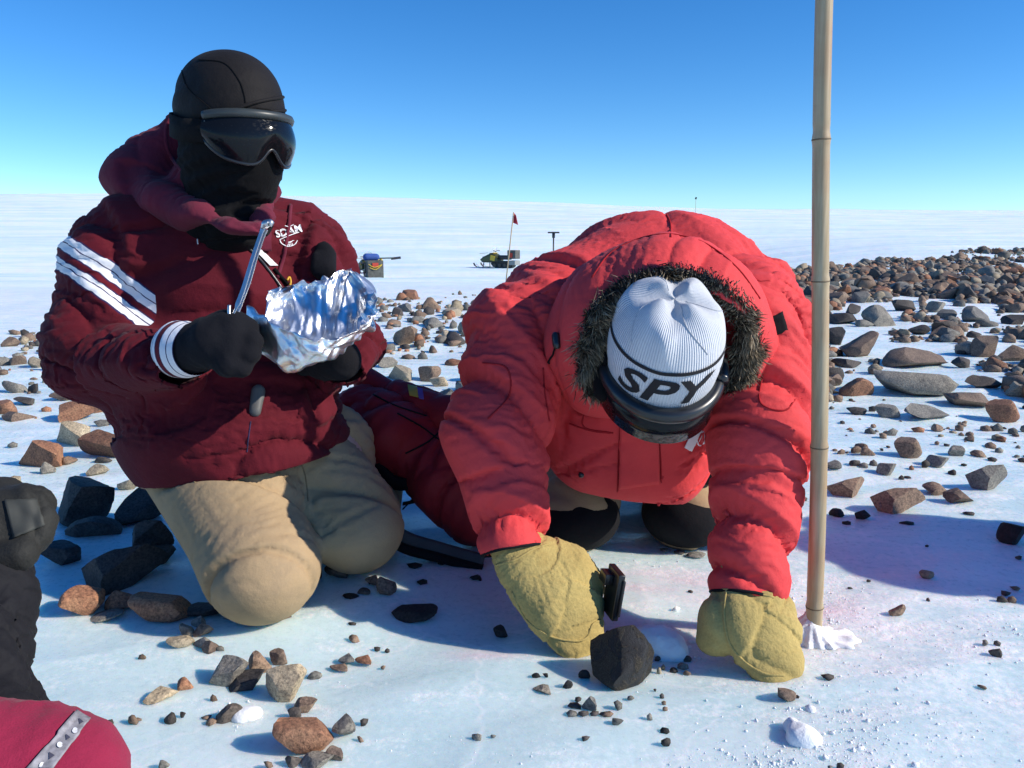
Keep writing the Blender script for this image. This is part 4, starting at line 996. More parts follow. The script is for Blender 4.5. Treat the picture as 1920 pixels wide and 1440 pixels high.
_bvh.clear()
# black piping along the cuff edges
def edge_ring(o, w_, a_, mat, parent, r=.0028, reach=.11):
    me = o.data; co = np.array([v.co[:] for v in me.vertices]); cnt = {}
    for e in me.polygons:
        vs = list(e.vertices)
        for i in range(len(vs)):
            k = tuple(sorted((vs[i], vs[(i + 1) % len(vs)]))); cnt[k] = cnt.get(k, 0) + 1
    ids = np.array(sorted({i for k, n in cnt.items() if n == 1 for i in k})); p = co[ids]; p = p[np.linalg.norm(p - w_, axis=1) < reach]
    if len(p) < 8: return
    c = p.mean(0); e1 = np.cross(a_, (0, 0, 1)); e1 /= np.linalg.norm(e1); e2 = np.cross(a_, e1)
    th = np.arctan2((p - c) @ e2, (p - c) @ e1); k = np.argsort(th); p = p[k]; n = 48
    ring_ = np.array([p[int(i * len(p) / n)] for i in range(n)]); ring_ = np.concatenate([ring_, ring_[:2]])
    for _ in range(2): ring_[1:-1] = .25 * ring_[:-2] + .5 * ring_[1:-1] + .25 * ring_[2:]
    V, F = tube_mesh(ring_, r, 8); keep(link('cuff_piping', mesh('cuff_piping', V, F), mat), parent)
edge_ring(parka, wL, aL, M_PAD, pm); edge_ring(parka, wR, aR, M_PAD, pm)
# hood
hc = P(1232, 606, 1.52); rt = P(1245, 500, 1.335)
hn2 = -(camv(0, -.50, .86))                                  # keep what lies behind the rim plane
hood_pr = [('e', hc, np.array([CAMR, CAMU, -CAMF]), (.208, .185, .190), .02), cp(P(1100, 640, 1.52), P(1110, 720, 1.56), .07, .05, .05), cp(P(1395, 640, 1.50), P(1390, 720, 1.52), .06, .05, .05)]
hood2 = garment('hood', hood_pr, .0062, M_RED, pm, cuts=[(rt, camv(0, -.50, .86), None, 0)], thick=.008, smooth_it=2, sharp=.2,
        limbs=[(hc - CAMR * .2, hc + CAMR * .2, .12)], drape_kw=dict(grow=.22, amp=.014, freq=9, inner=.024, outer=.007, iters=100, grav=.0002, bend=.025, seed=5))
# fur ruff round the rim
def fur():
    r = np.random.default_rng(3); nrm_ = camv(0, -.50, .86)
    ax1 = CAMR; ax2 = np.cross(nrm_, ax1); ax2 /= np.linalg.norm(ax2); ax2 = ax2 if ax2[2] > 0 else -ax2
    d0 = (rt - hc) @ nrm_; ctr = hc + nrm_ * d0; rad = math.sqrt(max(.196 ** 2 - d0 ** 2, .01))
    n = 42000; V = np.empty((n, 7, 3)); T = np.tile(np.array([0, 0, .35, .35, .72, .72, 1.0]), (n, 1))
    a = r.uniform(-.55, math.pi + .55, n); a = np.where(r.random(n) < .45, np.where(r.random(n) < .6, r.uniform(2.1, 3.7, n), r.uniform(-.55, .5, n)), a)
    w_ = np.interp(a, [-.6, .3, 1.0, 1.45, 1.9, 2.4, 3.7], [.8, .95, .25, .2, .9, 1.4, 1.35])
    out = np.cos(a)[:, None] * ax1 + np.sin(a)[:, None] * ax2
    root = ctr + out * (rad * 1.0 - .010 + r.normal(size=n)[:, None] * .008) + nrm_ * r.uniform(-.022, .012, n)[:, None]
    cl = np.stack([vnoise(root * 55, 3), vnoise(root * 55, 4), vnoise(root * 55, 5)], -1) * 1.0
    dr = -out * r.uniform(.15, 1.0, n)[:, None] + nrm_ * r.uniform(.35, 1.0, n)[:, None] + cl + r.normal(size=(n, 3)) * .20; dr /= np.linalg.norm(dr, axis=1)[:, None]
    ln = (r.uniform(.012, .030, n) * w_)[:, None]
    sd = np.cross(dr, r.normal(size=(n, 3))); sd /= np.linalg.norm(sd, axis=1)[:, None]; sd *= .0009
    bend_ = out * .25 + cl * .5 + np.array((0, 0, -.45))
    for k, t_ in enumerate((0, .35, .72)):
        c = root + dr * ln * t_ + bend_ * ln * t_ * t_ * .5; V[:, 2 * k] = c - sd * (1 - .4 * t_); V[:, 2 * k + 1] = c + sd * (1 - .4 * t_)
    V[:, 6] = root + dr * ln + bend_ * ln * .5
    o = np.arange(n)[:, None] * 7
    F = np.concatenate([o + np.array([[0, 1, 3]]), o + np.array([[0, 3, 2]]), o + np.array([[2, 3, 5]]), o + np.array([[2, 5, 4]]), o + np.array([[4, 5, 6]])])
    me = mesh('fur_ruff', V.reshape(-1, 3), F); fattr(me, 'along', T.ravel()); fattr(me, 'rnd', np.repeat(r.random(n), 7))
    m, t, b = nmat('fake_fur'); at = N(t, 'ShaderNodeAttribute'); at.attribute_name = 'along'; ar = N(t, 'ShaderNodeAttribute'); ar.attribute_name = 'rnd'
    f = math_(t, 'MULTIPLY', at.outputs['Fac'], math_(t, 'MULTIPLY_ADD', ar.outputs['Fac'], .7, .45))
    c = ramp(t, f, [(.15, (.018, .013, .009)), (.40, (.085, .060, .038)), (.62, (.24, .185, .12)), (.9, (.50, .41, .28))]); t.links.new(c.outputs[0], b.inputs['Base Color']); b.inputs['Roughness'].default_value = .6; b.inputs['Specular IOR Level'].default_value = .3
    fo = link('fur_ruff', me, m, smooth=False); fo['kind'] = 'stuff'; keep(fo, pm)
    # dark pile the hairs stand on
    aa = np.linspace(-.5, math.pi + .5, 50); V2, F2 = tube_mesh(ctr + (np.cos(aa)[:, None] * ax1 + np.sin(aa)[:, None] * ax2) * (rad - .012) - nrm_ * .008, np.interp(aa, [-.5, .3, 1.1, 1.5, 2.4, 3.7], [.014, .016, .008, .009, .018, .016]), 10)
    keep(link('ruff_base', mesh('ruff_base', V2, F2), M_BLACK), pm)
fur()
# beanie: turned profile with gathers at the crown
bx = np.array((1.0, 0, 0)); bx = bx - crown * (bx @ crown); bx /= np.linalg.norm(bx); by = np.cross(crown, bx)     # by points to the back of the head or the face
if by @ face < 0: by = -by
def bean(th, v, off=0.0):
    """th round the head (0 = forehead), v from hem (0) to crown (1)"""
    th = np.asarray(th, float); v = np.asarray(v, float)
    s = np.clip(v, 0, 1); z = -.035 + .162 * np.sin(s * math.pi / 2) ** .92; rr = .101 * np.cos(np.clip((s - .12) / .88, 0, 1) * math.pi / 2) ** .62 * (1 - .03 * sstep(.15, 0, s))
    g = sstep(.45, .92, s) * sstep(1.02, .9, s)
    q = np.stack([np.sin(th) * 2.1, np.cos(th) * 2.1, s * 1.3], -1)
    rr = rr * (1 + g * (.13 * np.cos(4 * th + .7 + 1.2 * s) + .06 * np.cos(7 * th + 2)) + .06 * vnoise(q * 1.4, 8) * sstep(.15, .6, s)) + off
    z = z - g * .010 * (1 + np.cos(4 * th + .7)) + off * s - .016 * sstep(.9, 1.0, s)
    return ph - crown * .0 + bx * (np.sin(th) * rr * .97)[..., None] + by * (np.cos(th) * rr * 1.10)[..., None] + crown * z[..., None]
nt_, nv_ = 160, 70
TH, VV = np.meshgrid(np.linspace(-math.pi, math.pi, nt_, endpoint=False), np.linspace(0, 1, nv_))
Vb = bean(TH, VV).reshape(-1, 3); ib = np.arange(nt_ * nv_).reshape(nv_, nt_); ir = np.roll(ib, -1, 1)
Fb = np.stack([ib[:-1], ir[:-1], ir[1:], ib[1:]], -1).reshape(-1, 4)
bme = mesh('beanie', Vb, Fb); fattr(bme, 'turn', TH.ravel()); bo = keep(link('beanie', bme, M_BEANIE), pm)
t = M_BEANIE.node_tree; b = t.nodes['Principled BSDF']; an = N(t, 'ShaderNodeAttribute'); an.attribute_name = 'turn'
bn = N(t, 'ShaderNodeBump', Strength=.5, Distance=.0015); t.links.new(math_(t, 'SINE', math_(t, 'MULTIPLY', an.outputs['Fac'], 130.0)), bn.inputs['Height'])
t.links.new(b.inputs['Normal'].links[0].from_socket, bn.inputs['Normal']); t.links.new(bn.outputs[0], b.inputs['Normal'])
M_BPRINT = plain('black_print', (.010, .010, .013), .85)
def bean_print(name, v, f, t0, v0, st, sv):
    V = bean(t0 + v[:, 0] * st, v0 + v[:, 1] * sv, .0016); return keep(link(name, mesh(name, V, f), M_BPRINT), pm)
def dense(v, f, n=2):
    bm = bmesh.new(); vs = [bm.verts.new((a, b, 0)) for a, b in v]
    for q in f:
        try: bm.faces.new([vs[i] for i in q])
        except ValueError: pass
    bmesh.ops.triangulate(bm, faces=bm.faces[:]); bmesh.ops.subdivide_edges(bm, edges=bm.edges[:], cuts=n, use_grid_fill=True)
    bm.verts.index_update(); r = np.array([q.co[:2] for q in bm.verts]), [tuple(x.index for x in q.verts) for q in bm.faces]; bm.free(); return r
for a_ in (-2.5, -1.05, .42, 1.6):
    vv_ = np.linspace(.42, .965, 40); V, F = tube_mesh(bean(np.full(40, a_) + .25 * np.sin(vv_ * 6), vv_, .0002), .0009, 6); keep(link('seam', mesh('seam', V, F), cloth_mat('seam_grey', (.42, .44, .48), .9)), pm)
sgn = 1.0 if bx @ CAMR > 0 else -1.0
tv, tf = dense(*text2d('SPY', .25))
tv = tv * np.array((sgn, 1)); bean_print('knit_lettering', tv, tf, -.25 * sgn, .135, 1.02, .28)
tv, tf = dense(*strokes([[(-.5, 0), (.5, 0)], [(0, -.5), (0, .5)]], .34)); bean_print('knit_lettering', tv * np.array((sgn, 1)), tf, 1.22 * sgn, .15, .36, .17)
ln = np.linspace(-1.75, 1.75, 80); tv, tf = strokes([[(a, 0) for a in ln]], .028); bean_print('knit_stripe', tv, tf, 0, .305 , 1, 1.0)
# goggles pushed down under the beanie hem
pg = empty('goggles', tuple(ph)); keep(pg, pm)
def pgk(o): o.parent = pg; o.matrix_parent_inverse = Matrix.Translation(ph).inverted(); return o
aa = np.linspace(-1.5, 1.5, 60)
base = lambda a, z, k: ph + bx * (np.sin(a) * .098 * k)[:, None] + by * (np.cos(a) * .118 * k)[:, None] + crown * z
V, F = tube_mesh(base(aa, -.040, 1.0), .0135, 10); pgk(link('frame', mesh('frame', V, F), M_PLASTIC))
V, F = ribbon_mesh(base(aa, -.075, 1.04), .055, .004, crown); pgk(link('lens', mesh('lens', V, F), M_LENS))
V, F = ribbon_mesh(base(np.linspace(1.45, 2 * math.pi - 1.45, 60), -.03, 1.02), .038, .003, crown); pgk(link('strap', mesh('strap', V, F), M_BLACK))
V, F = tube_mesh(base(np.linspace(1.2, 1.6, 10) * sgn, -.03, 1.06), .012, 8); pgk(link('buckle', mesh('buckle', V, F), M_PLASTIC))
garment('face_mask', [('e', ph - crown * .07 + by * .02, np.array([bx, by, crown]), (.085, .095, .07), .02), cp(P(1125, 640, 1.42), P(1130, 735, 1.40), .016, .018, .01)], .008, M_BLACK, pm, thick=0)
# trim on the parka
K = [parka]; KH = [parka, hood2]
patch('sleeve_badge', K, [(1408, 618), (1466, 584), (1476, 618), (1414, 656)], M_PAD, pm, .004)
for pix in ([(1165, 770), (1160, 850), (1158, 922)], [(1232, 780), (1238, 850), (1240, 905)], [(1100, 760), (1095, 800), (1150, 812)], [(1068, 795), (1110, 808), (1145, 812)], [(1018, 690), (1022, 740), (1030, 790)],
            [(905, 680), (950, 690), (955, 740), (915, 785)], [(1425, 660), (1430, 700), (1425, 755), (1470, 770), (1490, 750)]):
    seam('seam', K, pix, M_REDSEAM, pm, .0016, 36, .001)
for pix in ([(1250, 402), (1257, 418), (1258, 445)], [(1110, 520), (1150, 470), (1230, 440), (1310, 450), (1380, 500), (1425, 560)]):
    seam('hood_seam', KH, pix, M_REDSEAM, pm, .0016, 40, .001)
patch('storm_flap', K, [(1164, 760), (1232, 765), (1236, 905), (1160, 915)], M_RED, pm, .007, 14, 20, .004)
patch('name_tag', K, [(1312, 775), (1326, 780), (1296, 846), (1282, 838)], M_WHITE, pm, .006)
V, F = strokes([arc(0, 0, 1, 0, 6.3, 24), [(-.4, -.5), (0, .5), (.4, -.5)]], .2); print_on('round_badge', K, V, F, (1314, 822), 13, .2, M_WHITE, pm, .005, .6)
seam('drawcord', KH, [(1048, 635), (1042, 655), (1036, 668), (1028, 682)], M_BLACK, pm, .002, 20, .006)
garment('cord_lock', [cp(hitd(KH, 1046, 630, .008), hitd(KH, 1048, 648, .008), .009, .008, .01)], .004, M_PLASTIC, pm, thick=0)
garment('snap', [cp(hitd(K, 1090, 890, .002), hitd(K, 1090, 890, .004), .007, .007, .01)], .003, M_PLASTIC, pm, thick=0)
# ---- suede mittens
def mitten(name, wr, ctr, tip, thumb, up, flat=.55, seed=1, wid=.058):
    up = np.asarray(up, float); ax_ = (tip - wr) / np.linalg.norm(tip - wr); up = up - ax_ * (up @ ax_); up /= np.linalg.norm(up)
    pr = [cp(wr - ax_ * .03, wr + ax_ * .03, .036, .048, .02, (up, .85)), cp(wr + ax_ * .03, ctr, .048, wid, .025, (up, .62)), cp(ctr, tip - ax_ * .035, wid, wid * .66, .03, (up, flat))]
    a = thumb[0]
    for b in thumb[1:]: pr.append(cp(a, b, .026, .023, .016)); a = b
    sidev = np.cross(ax_, up)
    def lip(V, rest):
        s = (V - ctr) @ sidev; z = (V - ctr) @ up; l = (V - ctr) @ ax_
        return V
    o = garment(name, pr, .0042, M_SUEDE, pm, thick=0, smooth_it=1, limbs=[(wr - ax_ * .03, wr + ax_ * .04, .05), (ctr - sidev * .05, ctr + sidev * .05, .05), (ctr, tip, .05)],
            drape_kw=dict(grow=.20, amp=.010, freq=15, inner=.014, outer=.007, iters=80, grav=.0001, bend=.03, seed=seed), extra=on_ground, sharp=.2)
    # welted edge seam
    q = []
    for k in np.linspace(-1.9, 1.9, 60):
        w_ = wid * (1.03 if abs(k) > 1.2 else .98); c = ctr * .45 + tip * .55
        hl = np.linalg.norm(tip - ctr) * .62 + .03
        q.append(c + ax_ * math.cos(k) * hl + sidev * math.sin(k) * w_ * (1 - .18 * max(0, math.cos(k))) + up * (-.006))
    return o
mwL, mwR = wL + aL * .02, wR + aR * .015
M1 = mitten('mitten', mwL, P(1045, 1095, 1.43), P(1100, 1205, 1.395), [P(1010, 1040, 1.47), P(1078, 1050, 1.47), P(1116, 1082, 1.455)], camv(.25, .65, .7), .5, 3, .080)
M2 = mitten('mitten', mwR, P(1415, 1150, 1.345), P(1468, 1268, 1.295), [P(1385, 1120, 1.37), P(1350, 1155, 1.365), P(1338, 1195, 1.345)], camv(.1, .75, .65), .52, 4, .068)
for MM, pix in ((M1, [(960, 1110), (985, 1160), (1030, 1192), (1075, 1202), (1100, 1196), (1112, 1170), (1138, 1160)]), (M1, [(930, 1060), (965, 1050), (1000, 1030), (1030, 1020)]),
                (M2, [(1363, 1100), (1358, 1150), (1366, 1200), (1390, 1235), (1430, 1262), (1470, 1266)]), (M2, [(1345, 1105), (1400, 1108), (1450, 1120)])):
    seam('seam', [MM], pix, M_SUEDE, pm, .0022, 50, .0005)
# black folding magnifier held in the near mitten
cb = empty('scale_block', tuple(P(1148, 1110, 1.42))); tag(cb, 'small black plastic counter block held against the left yellow mitten', 'counter')
Mx = Matrix.Rotation(R(8), 4, 'Y') @ Matrix.Rotation(R(-76), 4, 'Z')
p0 = P(1150, 1110, 1.415)
keep(MB().box(p0, (.052, .012, .086), Mx, .002).build('body', M_PLASTIC, None), cb)
keep(MB().box(p0 + np.array((.006, -.007, .0)), (.046, .004, .066), Mx, .001).build('recess', plain('dark_grey_plastic', (.03, .03, .033), .45), None), cb)
keep(MB().box(p0 + np.array((-.012, .006, .026)), (.030, .016, .020), Mx, .002).build('hinge', M_PLASTIC, None), cb)
# ------------------------------------------------------------------ the big black stone under study
v, f = rock_shape(1211, 4, 11, .10, .05)
me = mesh('black_rock', v, f); me.shade_smooth(); me.set_sharp_from_angle(angle=R(40))
m, t, b = nmat('fusion_crust'); tc = N(t, 'ShaderNodeTexCoord')
n1 = N(t, 'ShaderNodeTexNoise', Scale=3.2, Detail=6, Roughness=.7, Distortion=.8); t.links.new(tc.outputs['Object'], n1.inputs[0])
n2 = N(t, 'ShaderNodeTexNoise', Scale=45, Detail=4, Roughness=.75); t.links.new(tc.outputs['Object'], n2.inputs[0])
mk = ramp(t, n1.outputs[0], [(.47, (0, 0, 0)), (.52, (1, 1, 1))]).outputs[0]
crust = ramp(t, n1.outputs['Color'], [(.3, (.010, .010, .011)), (.5, (.028, .028, .031)), (.6, (.050, .052, .056))]).outputs[0]; inner = ramp(t, n2.outputs[0], [(.3, (.035, .028, .020)), (.5, (.085, .070, .050)), (.75, (.20, .17, .13))]).outputs[0]
t.links.new(mixc(t, mk, crust, inner), b.inputs['Base Color']); b.inputs['Roughness'].default_value = .7
bump(t, b, math_(t, 'MULTIPLY', n2.outputs[0], math_(t, 'MULTIPLY_ADD', mk, 1.0, .12)), .9, .06)
met = link('rock', me, m, smooth=False)
gm = Gh([1165], [1290])[0]; met.location = (gm[0], gm[1] + .040, gm[2] + .030); met.scale = (.113, .105, .118); met.rotation_euler = (.2, .1, 1.2)
tag(met, 'big black broken rock on the ice between the two yellow mittens', 'rock')
# ------------------------------------------------------------------ snow lumps
m, t, b = nmat('loose_snow'); b.inputs['Base Color'].default_value = (.88, .895, .91, 1); b.inputs['Roughness'].default_value = .8; b.inputs['Specular IOR Level'].default_value = .25
tc = N(t, 'ShaderNodeTexCoord'); n1 = N(t, 'ShaderNodeTexNoise', Scale=90, Detail=5, Roughness=.75); t.links.new(tc.outputs['Object'], n1.inputs[0]); bump(t, b, n1.outputs[0], .5, .006)
M_SNOW = m
def lump(label, pts, seed, nz=.010, h=.006, name='snow_lump'):
    pr = []
    for k, (px, py, w_, ht) in enumerate(pts):
        g = Gh([px], [py])[0]; pr.append(('e', g + np.array((0, w_ * .2, ht * .25)), np.eye(3), (w_, w_ * .7, ht), .03))
    def ex(p, d): return d + nz * (.6 * fbm(p * 22 + seed, seed, 2) + .35 * fbm(p * 110 + seed, seed + 9, 2, .6))
    o = garment(name, pr, h, M_SNOW, None, thick=0, extra=ex, smooth_it=1); tag(o, label, 'snow', 'loose lumps of snow on the ice'); return o
lump('white lump of broken snow crust in the lower right corner', [(1486, 1366, .012, .010), (1503, 1392, .017, .011), (1522, 1388, .014, .006)], 3, .004, .0028)
lump('bright snow heaped against the right side of the big black rock', [(1215, 1215, .035, .030), (1245, 1225, .035, .028), (1262, 1235, .022, .015)], 8, .008, .005)
lump('clear chip of ice beside the dark stone at the bottom left', [(452, 1350, .016, .009), (470, 1340, .014, .007)], 22, .005, .004)
def crumbs():
    r = np.random.default_rng(77); V, F, o = [], [], 0; v0, f0 = ICO[1]
    for (px, py, sx, sy, n, s) in ((1560, 1150, 45, 40, 420, .0045), (1590, 1390, 110, 40, 520, .005), (1250, 1215, 40, 30, 160, .004), (1640, 1240, 150, 40, 380, .0035), (1430, 1425, 90, 15, 260, .005), (1850, 1190, 70, 30, 260, .004), (640, 1260, 60, 20, 60, .003), (1700, 1330, 130, 40, 260, .0035), (900, 1400, 120, 25, 90, .003), (1250, 1050, 80, 20, 130, .003), (455, 1345, 22, 15, 70, .005)):
        n = int(n * .8); g = Gh(px + r.normal(size=n) * sx, py + r.normal(size=n) * sy)
        for q in g:
            k = .20 * s * math.exp(r.normal() * .6); V.append(v0 * (k * r.uniform(.6, 1.3, 3)) * (1 + .25 * r.normal(size=(len(v0), 1))) + q + [0, 0, k * .2]); F.append(f0 + o); o += len(v0)
    ob = link('snow_crumbs', mesh('snow_crumbs', np.concatenate(V), np.concatenate(F)), M_SNOW); ob['kind'] = 'stuff'; tag(ob, 'loose white crumbs of snow and frost scattered on the ice', 'snow')
crumbs()
# ------------------------------------------------------------------ bamboo pole
pb = Gh([1526], [1196])[0]; yt = pb[1] - .02; vt = (720 + 60) / FPX; dt = yt / (CP + vt * SP); pt = P(1549, -60, dt)
pole = empty('bamboo_pole', tuple(pb)); tag(pole, 'tall tan bamboo pole standing in the ice beside the red parka', 'pole')
m, t, b = nmat('bamboo'); tc = N(t, 'ShaderNodeTexCoord'); mp = N(t, 'ShaderNodeMapping'); mp.inputs['Scale'].default_value = (90, 90, 3); t.links.new(tc.outputs['Object'], mp.inputs[0])
n1 = N(t, 'ShaderNodeTexNoise', Scale=1.0, Detail=5, Roughness=.65); t.links.new(mp.outputs[0], n1.inputs[0]); n2 = N(t, 'ShaderNodeTexNoise', Scale=9, Detail=5); t.links.new(tc.outputs['Object'], n2.inputs[0])
c = ramp(t, n1.outputs[0], [(.3, (.30, .22, .12)), (.55, (.43, .33, .20)), (.75, (.52, .42, .27))]).outputs[0]
c = mixc(t, ramp(t, n2.outputs[0], [(.5, (0, 0, 0)), (.7, (.55, .55, .55))]).outputs[0], c, (.36, .20, .10))
t.links.new(c, b.inputs['Base Color']); b.inputs['Roughness'].default_value = .5; bump(t, b, n1.outputs[0], .15, .002); M_BAMBOO = m
axp = (pt - pb); Lp = np.linalg.norm(axp); axp /= Lp
def pole_s(py):           # distance up the pole of a pixel row
    ss = np.linspace(-.06, Lp, 400); yy = proj(pb + ss[:, None] * axp)[1]; return float(np.interp(-py, -yy, ss))
nodes = [pole_s(q) for q in (1138, 838, 527, 262)]
ss = np.linspace(-.05, Lp + .25, 240); wob = np.stack([.0035 * np.sin(ss * 5.2), .002 * np.cos(ss * 4.1), 0 * ss], -1)
rad = .0142 - .0012 * ss / Lp
for q in nodes: rad = rad + .0012 * np.exp(-((ss - q) / .006) ** 2) - .0006 * np.exp(-((ss - q - .014) / .006) ** 2)
V, F = tube_mesh(pb + ss[:, None] * axp + wob, rad, 20); keep(link('culm', mesh('culm', V, F), M_BAMBOO), pole)
M_NODE = plain('bamboo_node', (.16, .11, .06), .7)
for q in nodes:
    k = np.argmin(abs(ss - q)); c0 = pb + q * axp + wob[k]; V, F = tube_mesh([c0 - axp * .0011, c0 + axp * .0011], float(np.interp(q, ss, rad)) + .0004, 20); keep(link('node', mesh('node', V, F), M_NODE), pole)
def ex(p, d):
    a = np.arctan2(p[..., 1] - pb[1], p[..., 0] - pb[0]); return d + .0035 * np.cos(a * 13 + 2 * p[..., 2] * 40) + .004 * vnoise(p * 60., 4)
o = garment('snow_mound', [cp(pb + np.array((-.012, .005, -.02)), pb + np.array((-.006, .004, .05)), .052, .006, .02), ('e', pb + np.array((.02, .0, 0)), np.eye(3), (.06, .045, .008), .02)], .0045, M_SNOW, None, thick=0, extra=ex)
tag(o, 'ridged cone of frozen snow at the foot of the bamboo pole', 'snow')
# ------------------------------------------------------------------ backpack between the two people
M_PACK = cloth_mat('dark_red_nylon', (.26, .013, .020), .6, .2, 1200, .3, .02, spec=.25); M_MESH = cloth_mat('grey_padding', (.07, .075, .085), .9, .2, 600, .5, .02, spec=.1)
bp = empty('backpack', tuple(G(800, 1010))); tag(bp, 'dark red backpack with black straps lying on the ice between the two people', 'backpack')
pack = garment('pack_body', [cp(P(690, 775, 1.92), P(880, 900, 1.88), .085, .10, .05, (camv(-.4, .6, .5), .75)), cp(P(670, 770, 1.93), P(720, 800, 1.86), .06, .06, .05), cp(P(850, 900, 1.84), P(890, 960, 1.85), .08, .07, .05)], .008, M_PACK, bp, thick=0, smooth_it=1,
        limbs=[(P(690, 775, 1.92), P(880, 900, 1.88), .09)], drape_kw=dict(grow=.2, amp=.014, freq=14, inner=.02, outer=.008, iters=70, grav=.0002, bend=.03, seed=31))
garment('lid', [cp(P(745, 738, 1.95), P(835, 775, 1.92), .045, .055, .03, (camv(-.4, .7, .4), .8))], .007, M_PACK, bp, thick=0, limbs=[(P(745, 738, 1.95), P(835, 775, 1.92), .05)], drape_kw=dict(grow=.15, amp=.008, freq=18, inner=.01, outer=.006, iters=40, grav=.0001, bend=.04, seed=32))
garment('pocket', [cp(P(688, 715, 1.98), P(720, 735, 1.97), .035, .035, .03)], .007, M_PACK, bp, thick=0)
_bvh.clear(); LID = [q for q in bpy.data.objects if q.name.startswith('lid')]; PK = [pack] + LID
patch('badge', PK, [(764, 722), (782, 726), (785, 746), (768, 742)], plain('yellow_badge', (.55, .36, .05), .7), bp, .004)
patch('badge', PK, [(782, 728), (792, 730), (795, 750), (786, 748)], plain('violet_badge', (.16, .08, .32), .7), bp, .004)
def strap(name, pts, wd, side_, mat, th=.006):
    V, F = ribbon_mesh(spline([P(*q) for q in pts], 50), wd, th, side_); return keep(link(name, mesh(name, V, F), mat), bp)
strap('hip_belt', [(672, 800, 1.86), (683, 880, 1.80), (700, 955, 1.76), (745, 1008, 1.75), (820, 1035, 1.75), (905, 1060, 1.74)], .045, camv(.9, .3, .2), M_MESH, .014)
strap('belt_edge', [(662, 800, 1.85), (672, 880, 1.79), (690, 965, 1.745), (745, 1022, 1.735), (820, 1045, 1.735), (905, 1066, 1.73)], .014, camv(.9, .3, .2), M_PAD, .018)
strap('shoulder_strap', [(690, 850, 1.84), (740, 905, 1.84), (800, 895, 1.84), (850, 870, 1.84)], .03, camv(-.2, .9, .3), M_PAD, .010)
strap('shoulder_strap', [(755, 955, 1.84), (790, 920, 1.86), (820, 905, 1.86)], .018, camv(.5, .5, .6), M_PAD, .003)
strap('webbing', [(755, 945, 1.83), (785, 938, 1.85), (820, 925, 1.87)], .010, camv(0, .7, .6), M_PAD, .002)
strap('webbing', [(770, 900, 1.85), (780, 915, 1.845), (788, 930, 1.84)], .006, camv(1, 0, .2), M_PAD, .003)
for pix in ([(745, 775), (790, 800), (830, 830)], [(760, 850), (800, 830), (830, 805)], [(700, 740), (740, 760), (800, 780)]): seam('seam', PK, pix, M_PAD, bp, .0022)
# ------------------------------------------------------------------ third person, one arm in view at the left edge
M_MAG = cloth_mat('magenta_fleece', (.27, .020, .055), .95, .12, 500, .4, .08, spec=.1); M_SHELL = cloth_mat('black_shell', (.010, .010, .013), .75, .2, 1300, .2, .02, spec=.2)
tp_ = empty('person', (-.95, .55, 0)); tag(tp_, 'person at the left edge, only a black gauntlet and magenta fleece sleeve in view', 'person')
gl = P(22, 985, 1.08); gw = P(-24, 1065, 1.05); ge = P(-2, 1325, .94); el3 = P(50, 1475, .87); sh3 = P(-330, 1500, .80); to3 = np.array((-1.05, .35, .22))
garment('body', [cp(gl, ge, .010, .010), cp(ge, el3, .010, .02), cp(el3, sh3, .03, .05), cp(sh3, to3, .09, .12), cp(to3, to3 + [-.4, -.2, -.05], .13, .13), ('e', to3 + [.05, .12, .33], np.eye(3), (.08, .09, .11), .05)], .016, M_SKIN, tp_, thick=0)
garment('gauntlet', [cp(gw, P(-36, 1185, .99), .050, .056, .03), cp(P(-36, 1185, .99), ge, .056, .060, .03)], .0065, M_SHELL, tp_, thick=0, smooth_it=1, limbs=[(gw, ge, .05)],
        drape_kw=dict(grow=.34, amp=.018, freq=17, inner=.026, outer=.010, iters=100, grav=.0002, bend=.022, seed=41))
garment('glove', [cp(gl, gw, .052, .042, .03, (camv(.6, 0, .8), .75)), cp(gl, P(62, 945, 1.08), .040, .026, .02), cp(gl, P(70, 975, 1.07), .036, .024, .01), cp(gl, P(64, 1005, 1.06), .034, .022, .01), cp(gl, P(5, 935, 1.10), .035, .03, .01), cp(gw, P(45, 1035, 1.04), .03, .02, .01)], .0055, cloth_mat('grey_leather', (.022, .022, .020), .7, .3, 300, .4, .02, spec=.2), tp_, thick=0, smooth_it=1,
        limbs=[(gw, gl, .05)], drape_kw=dict(grow=.18, amp=.006, freq=26, inner=.008, outer=.005, iters=50, grav=0, bend=.04, seed=42))
_glv = [q for q in bpy.data.objects if q.name.startswith('glove')][-1]; _bvh.clear()
patch('palm_panel', [bpy.data.objects[_glv.name]], [(8, 938), (70, 935), (84, 985), (26, 1010)], plain('grey_green_leather', (.034, .036, .031), .7), tp_, .003, 12, 12)
slv = garment('fleece_sleeve', [cp(P(22, 1385, .925), el3, .050, .070, .03), cp(el3, P(130, 1560, .84), .070, .074, .03), cp(el3, sh3, .085, .10, .04), cp(sh3, to3, .13, .20, .06), cp(to3, to3 + [-.45, -.2, -.05], .20, .19, .05)], .009, M_MAG, tp_, thick=0, smooth_it=1,
        limbs=[(P(28, 1335, .935), el3, .07), (el3, sh3, .09), (sh3, to3, .15)], drape_kw=dict(grow=.18, amp=.012, freq=12, inner=.018, outer=.008, iters=70, grav=.0001, bend=.03, seed=43))
garment('cap', [('e', to3 + [.05, .12, .37], np.eye(3), (.10, .11, .10), .05)], .014, M_CAP, tp_, thick=0)
garment('trousers', [cp(to3 + [-.45, -.2, -.05], to3 + [-.75, .15, -.1], .15, .10, .05), cp(to3 + [-.45, -.2, -.05], to3 + [-.85, -.1, -.1], .15, .10, .05), cp(to3 + [-.75, .15, -.1], to3 + [-1.1, .3, -.12], .10, .08, .04), cp(to3 + [-.85, -.1, -.1], to3 + [-1.2, -.2, -.12], .10, .08, .04)], .016, M_SHELL, tp_, thick=0)
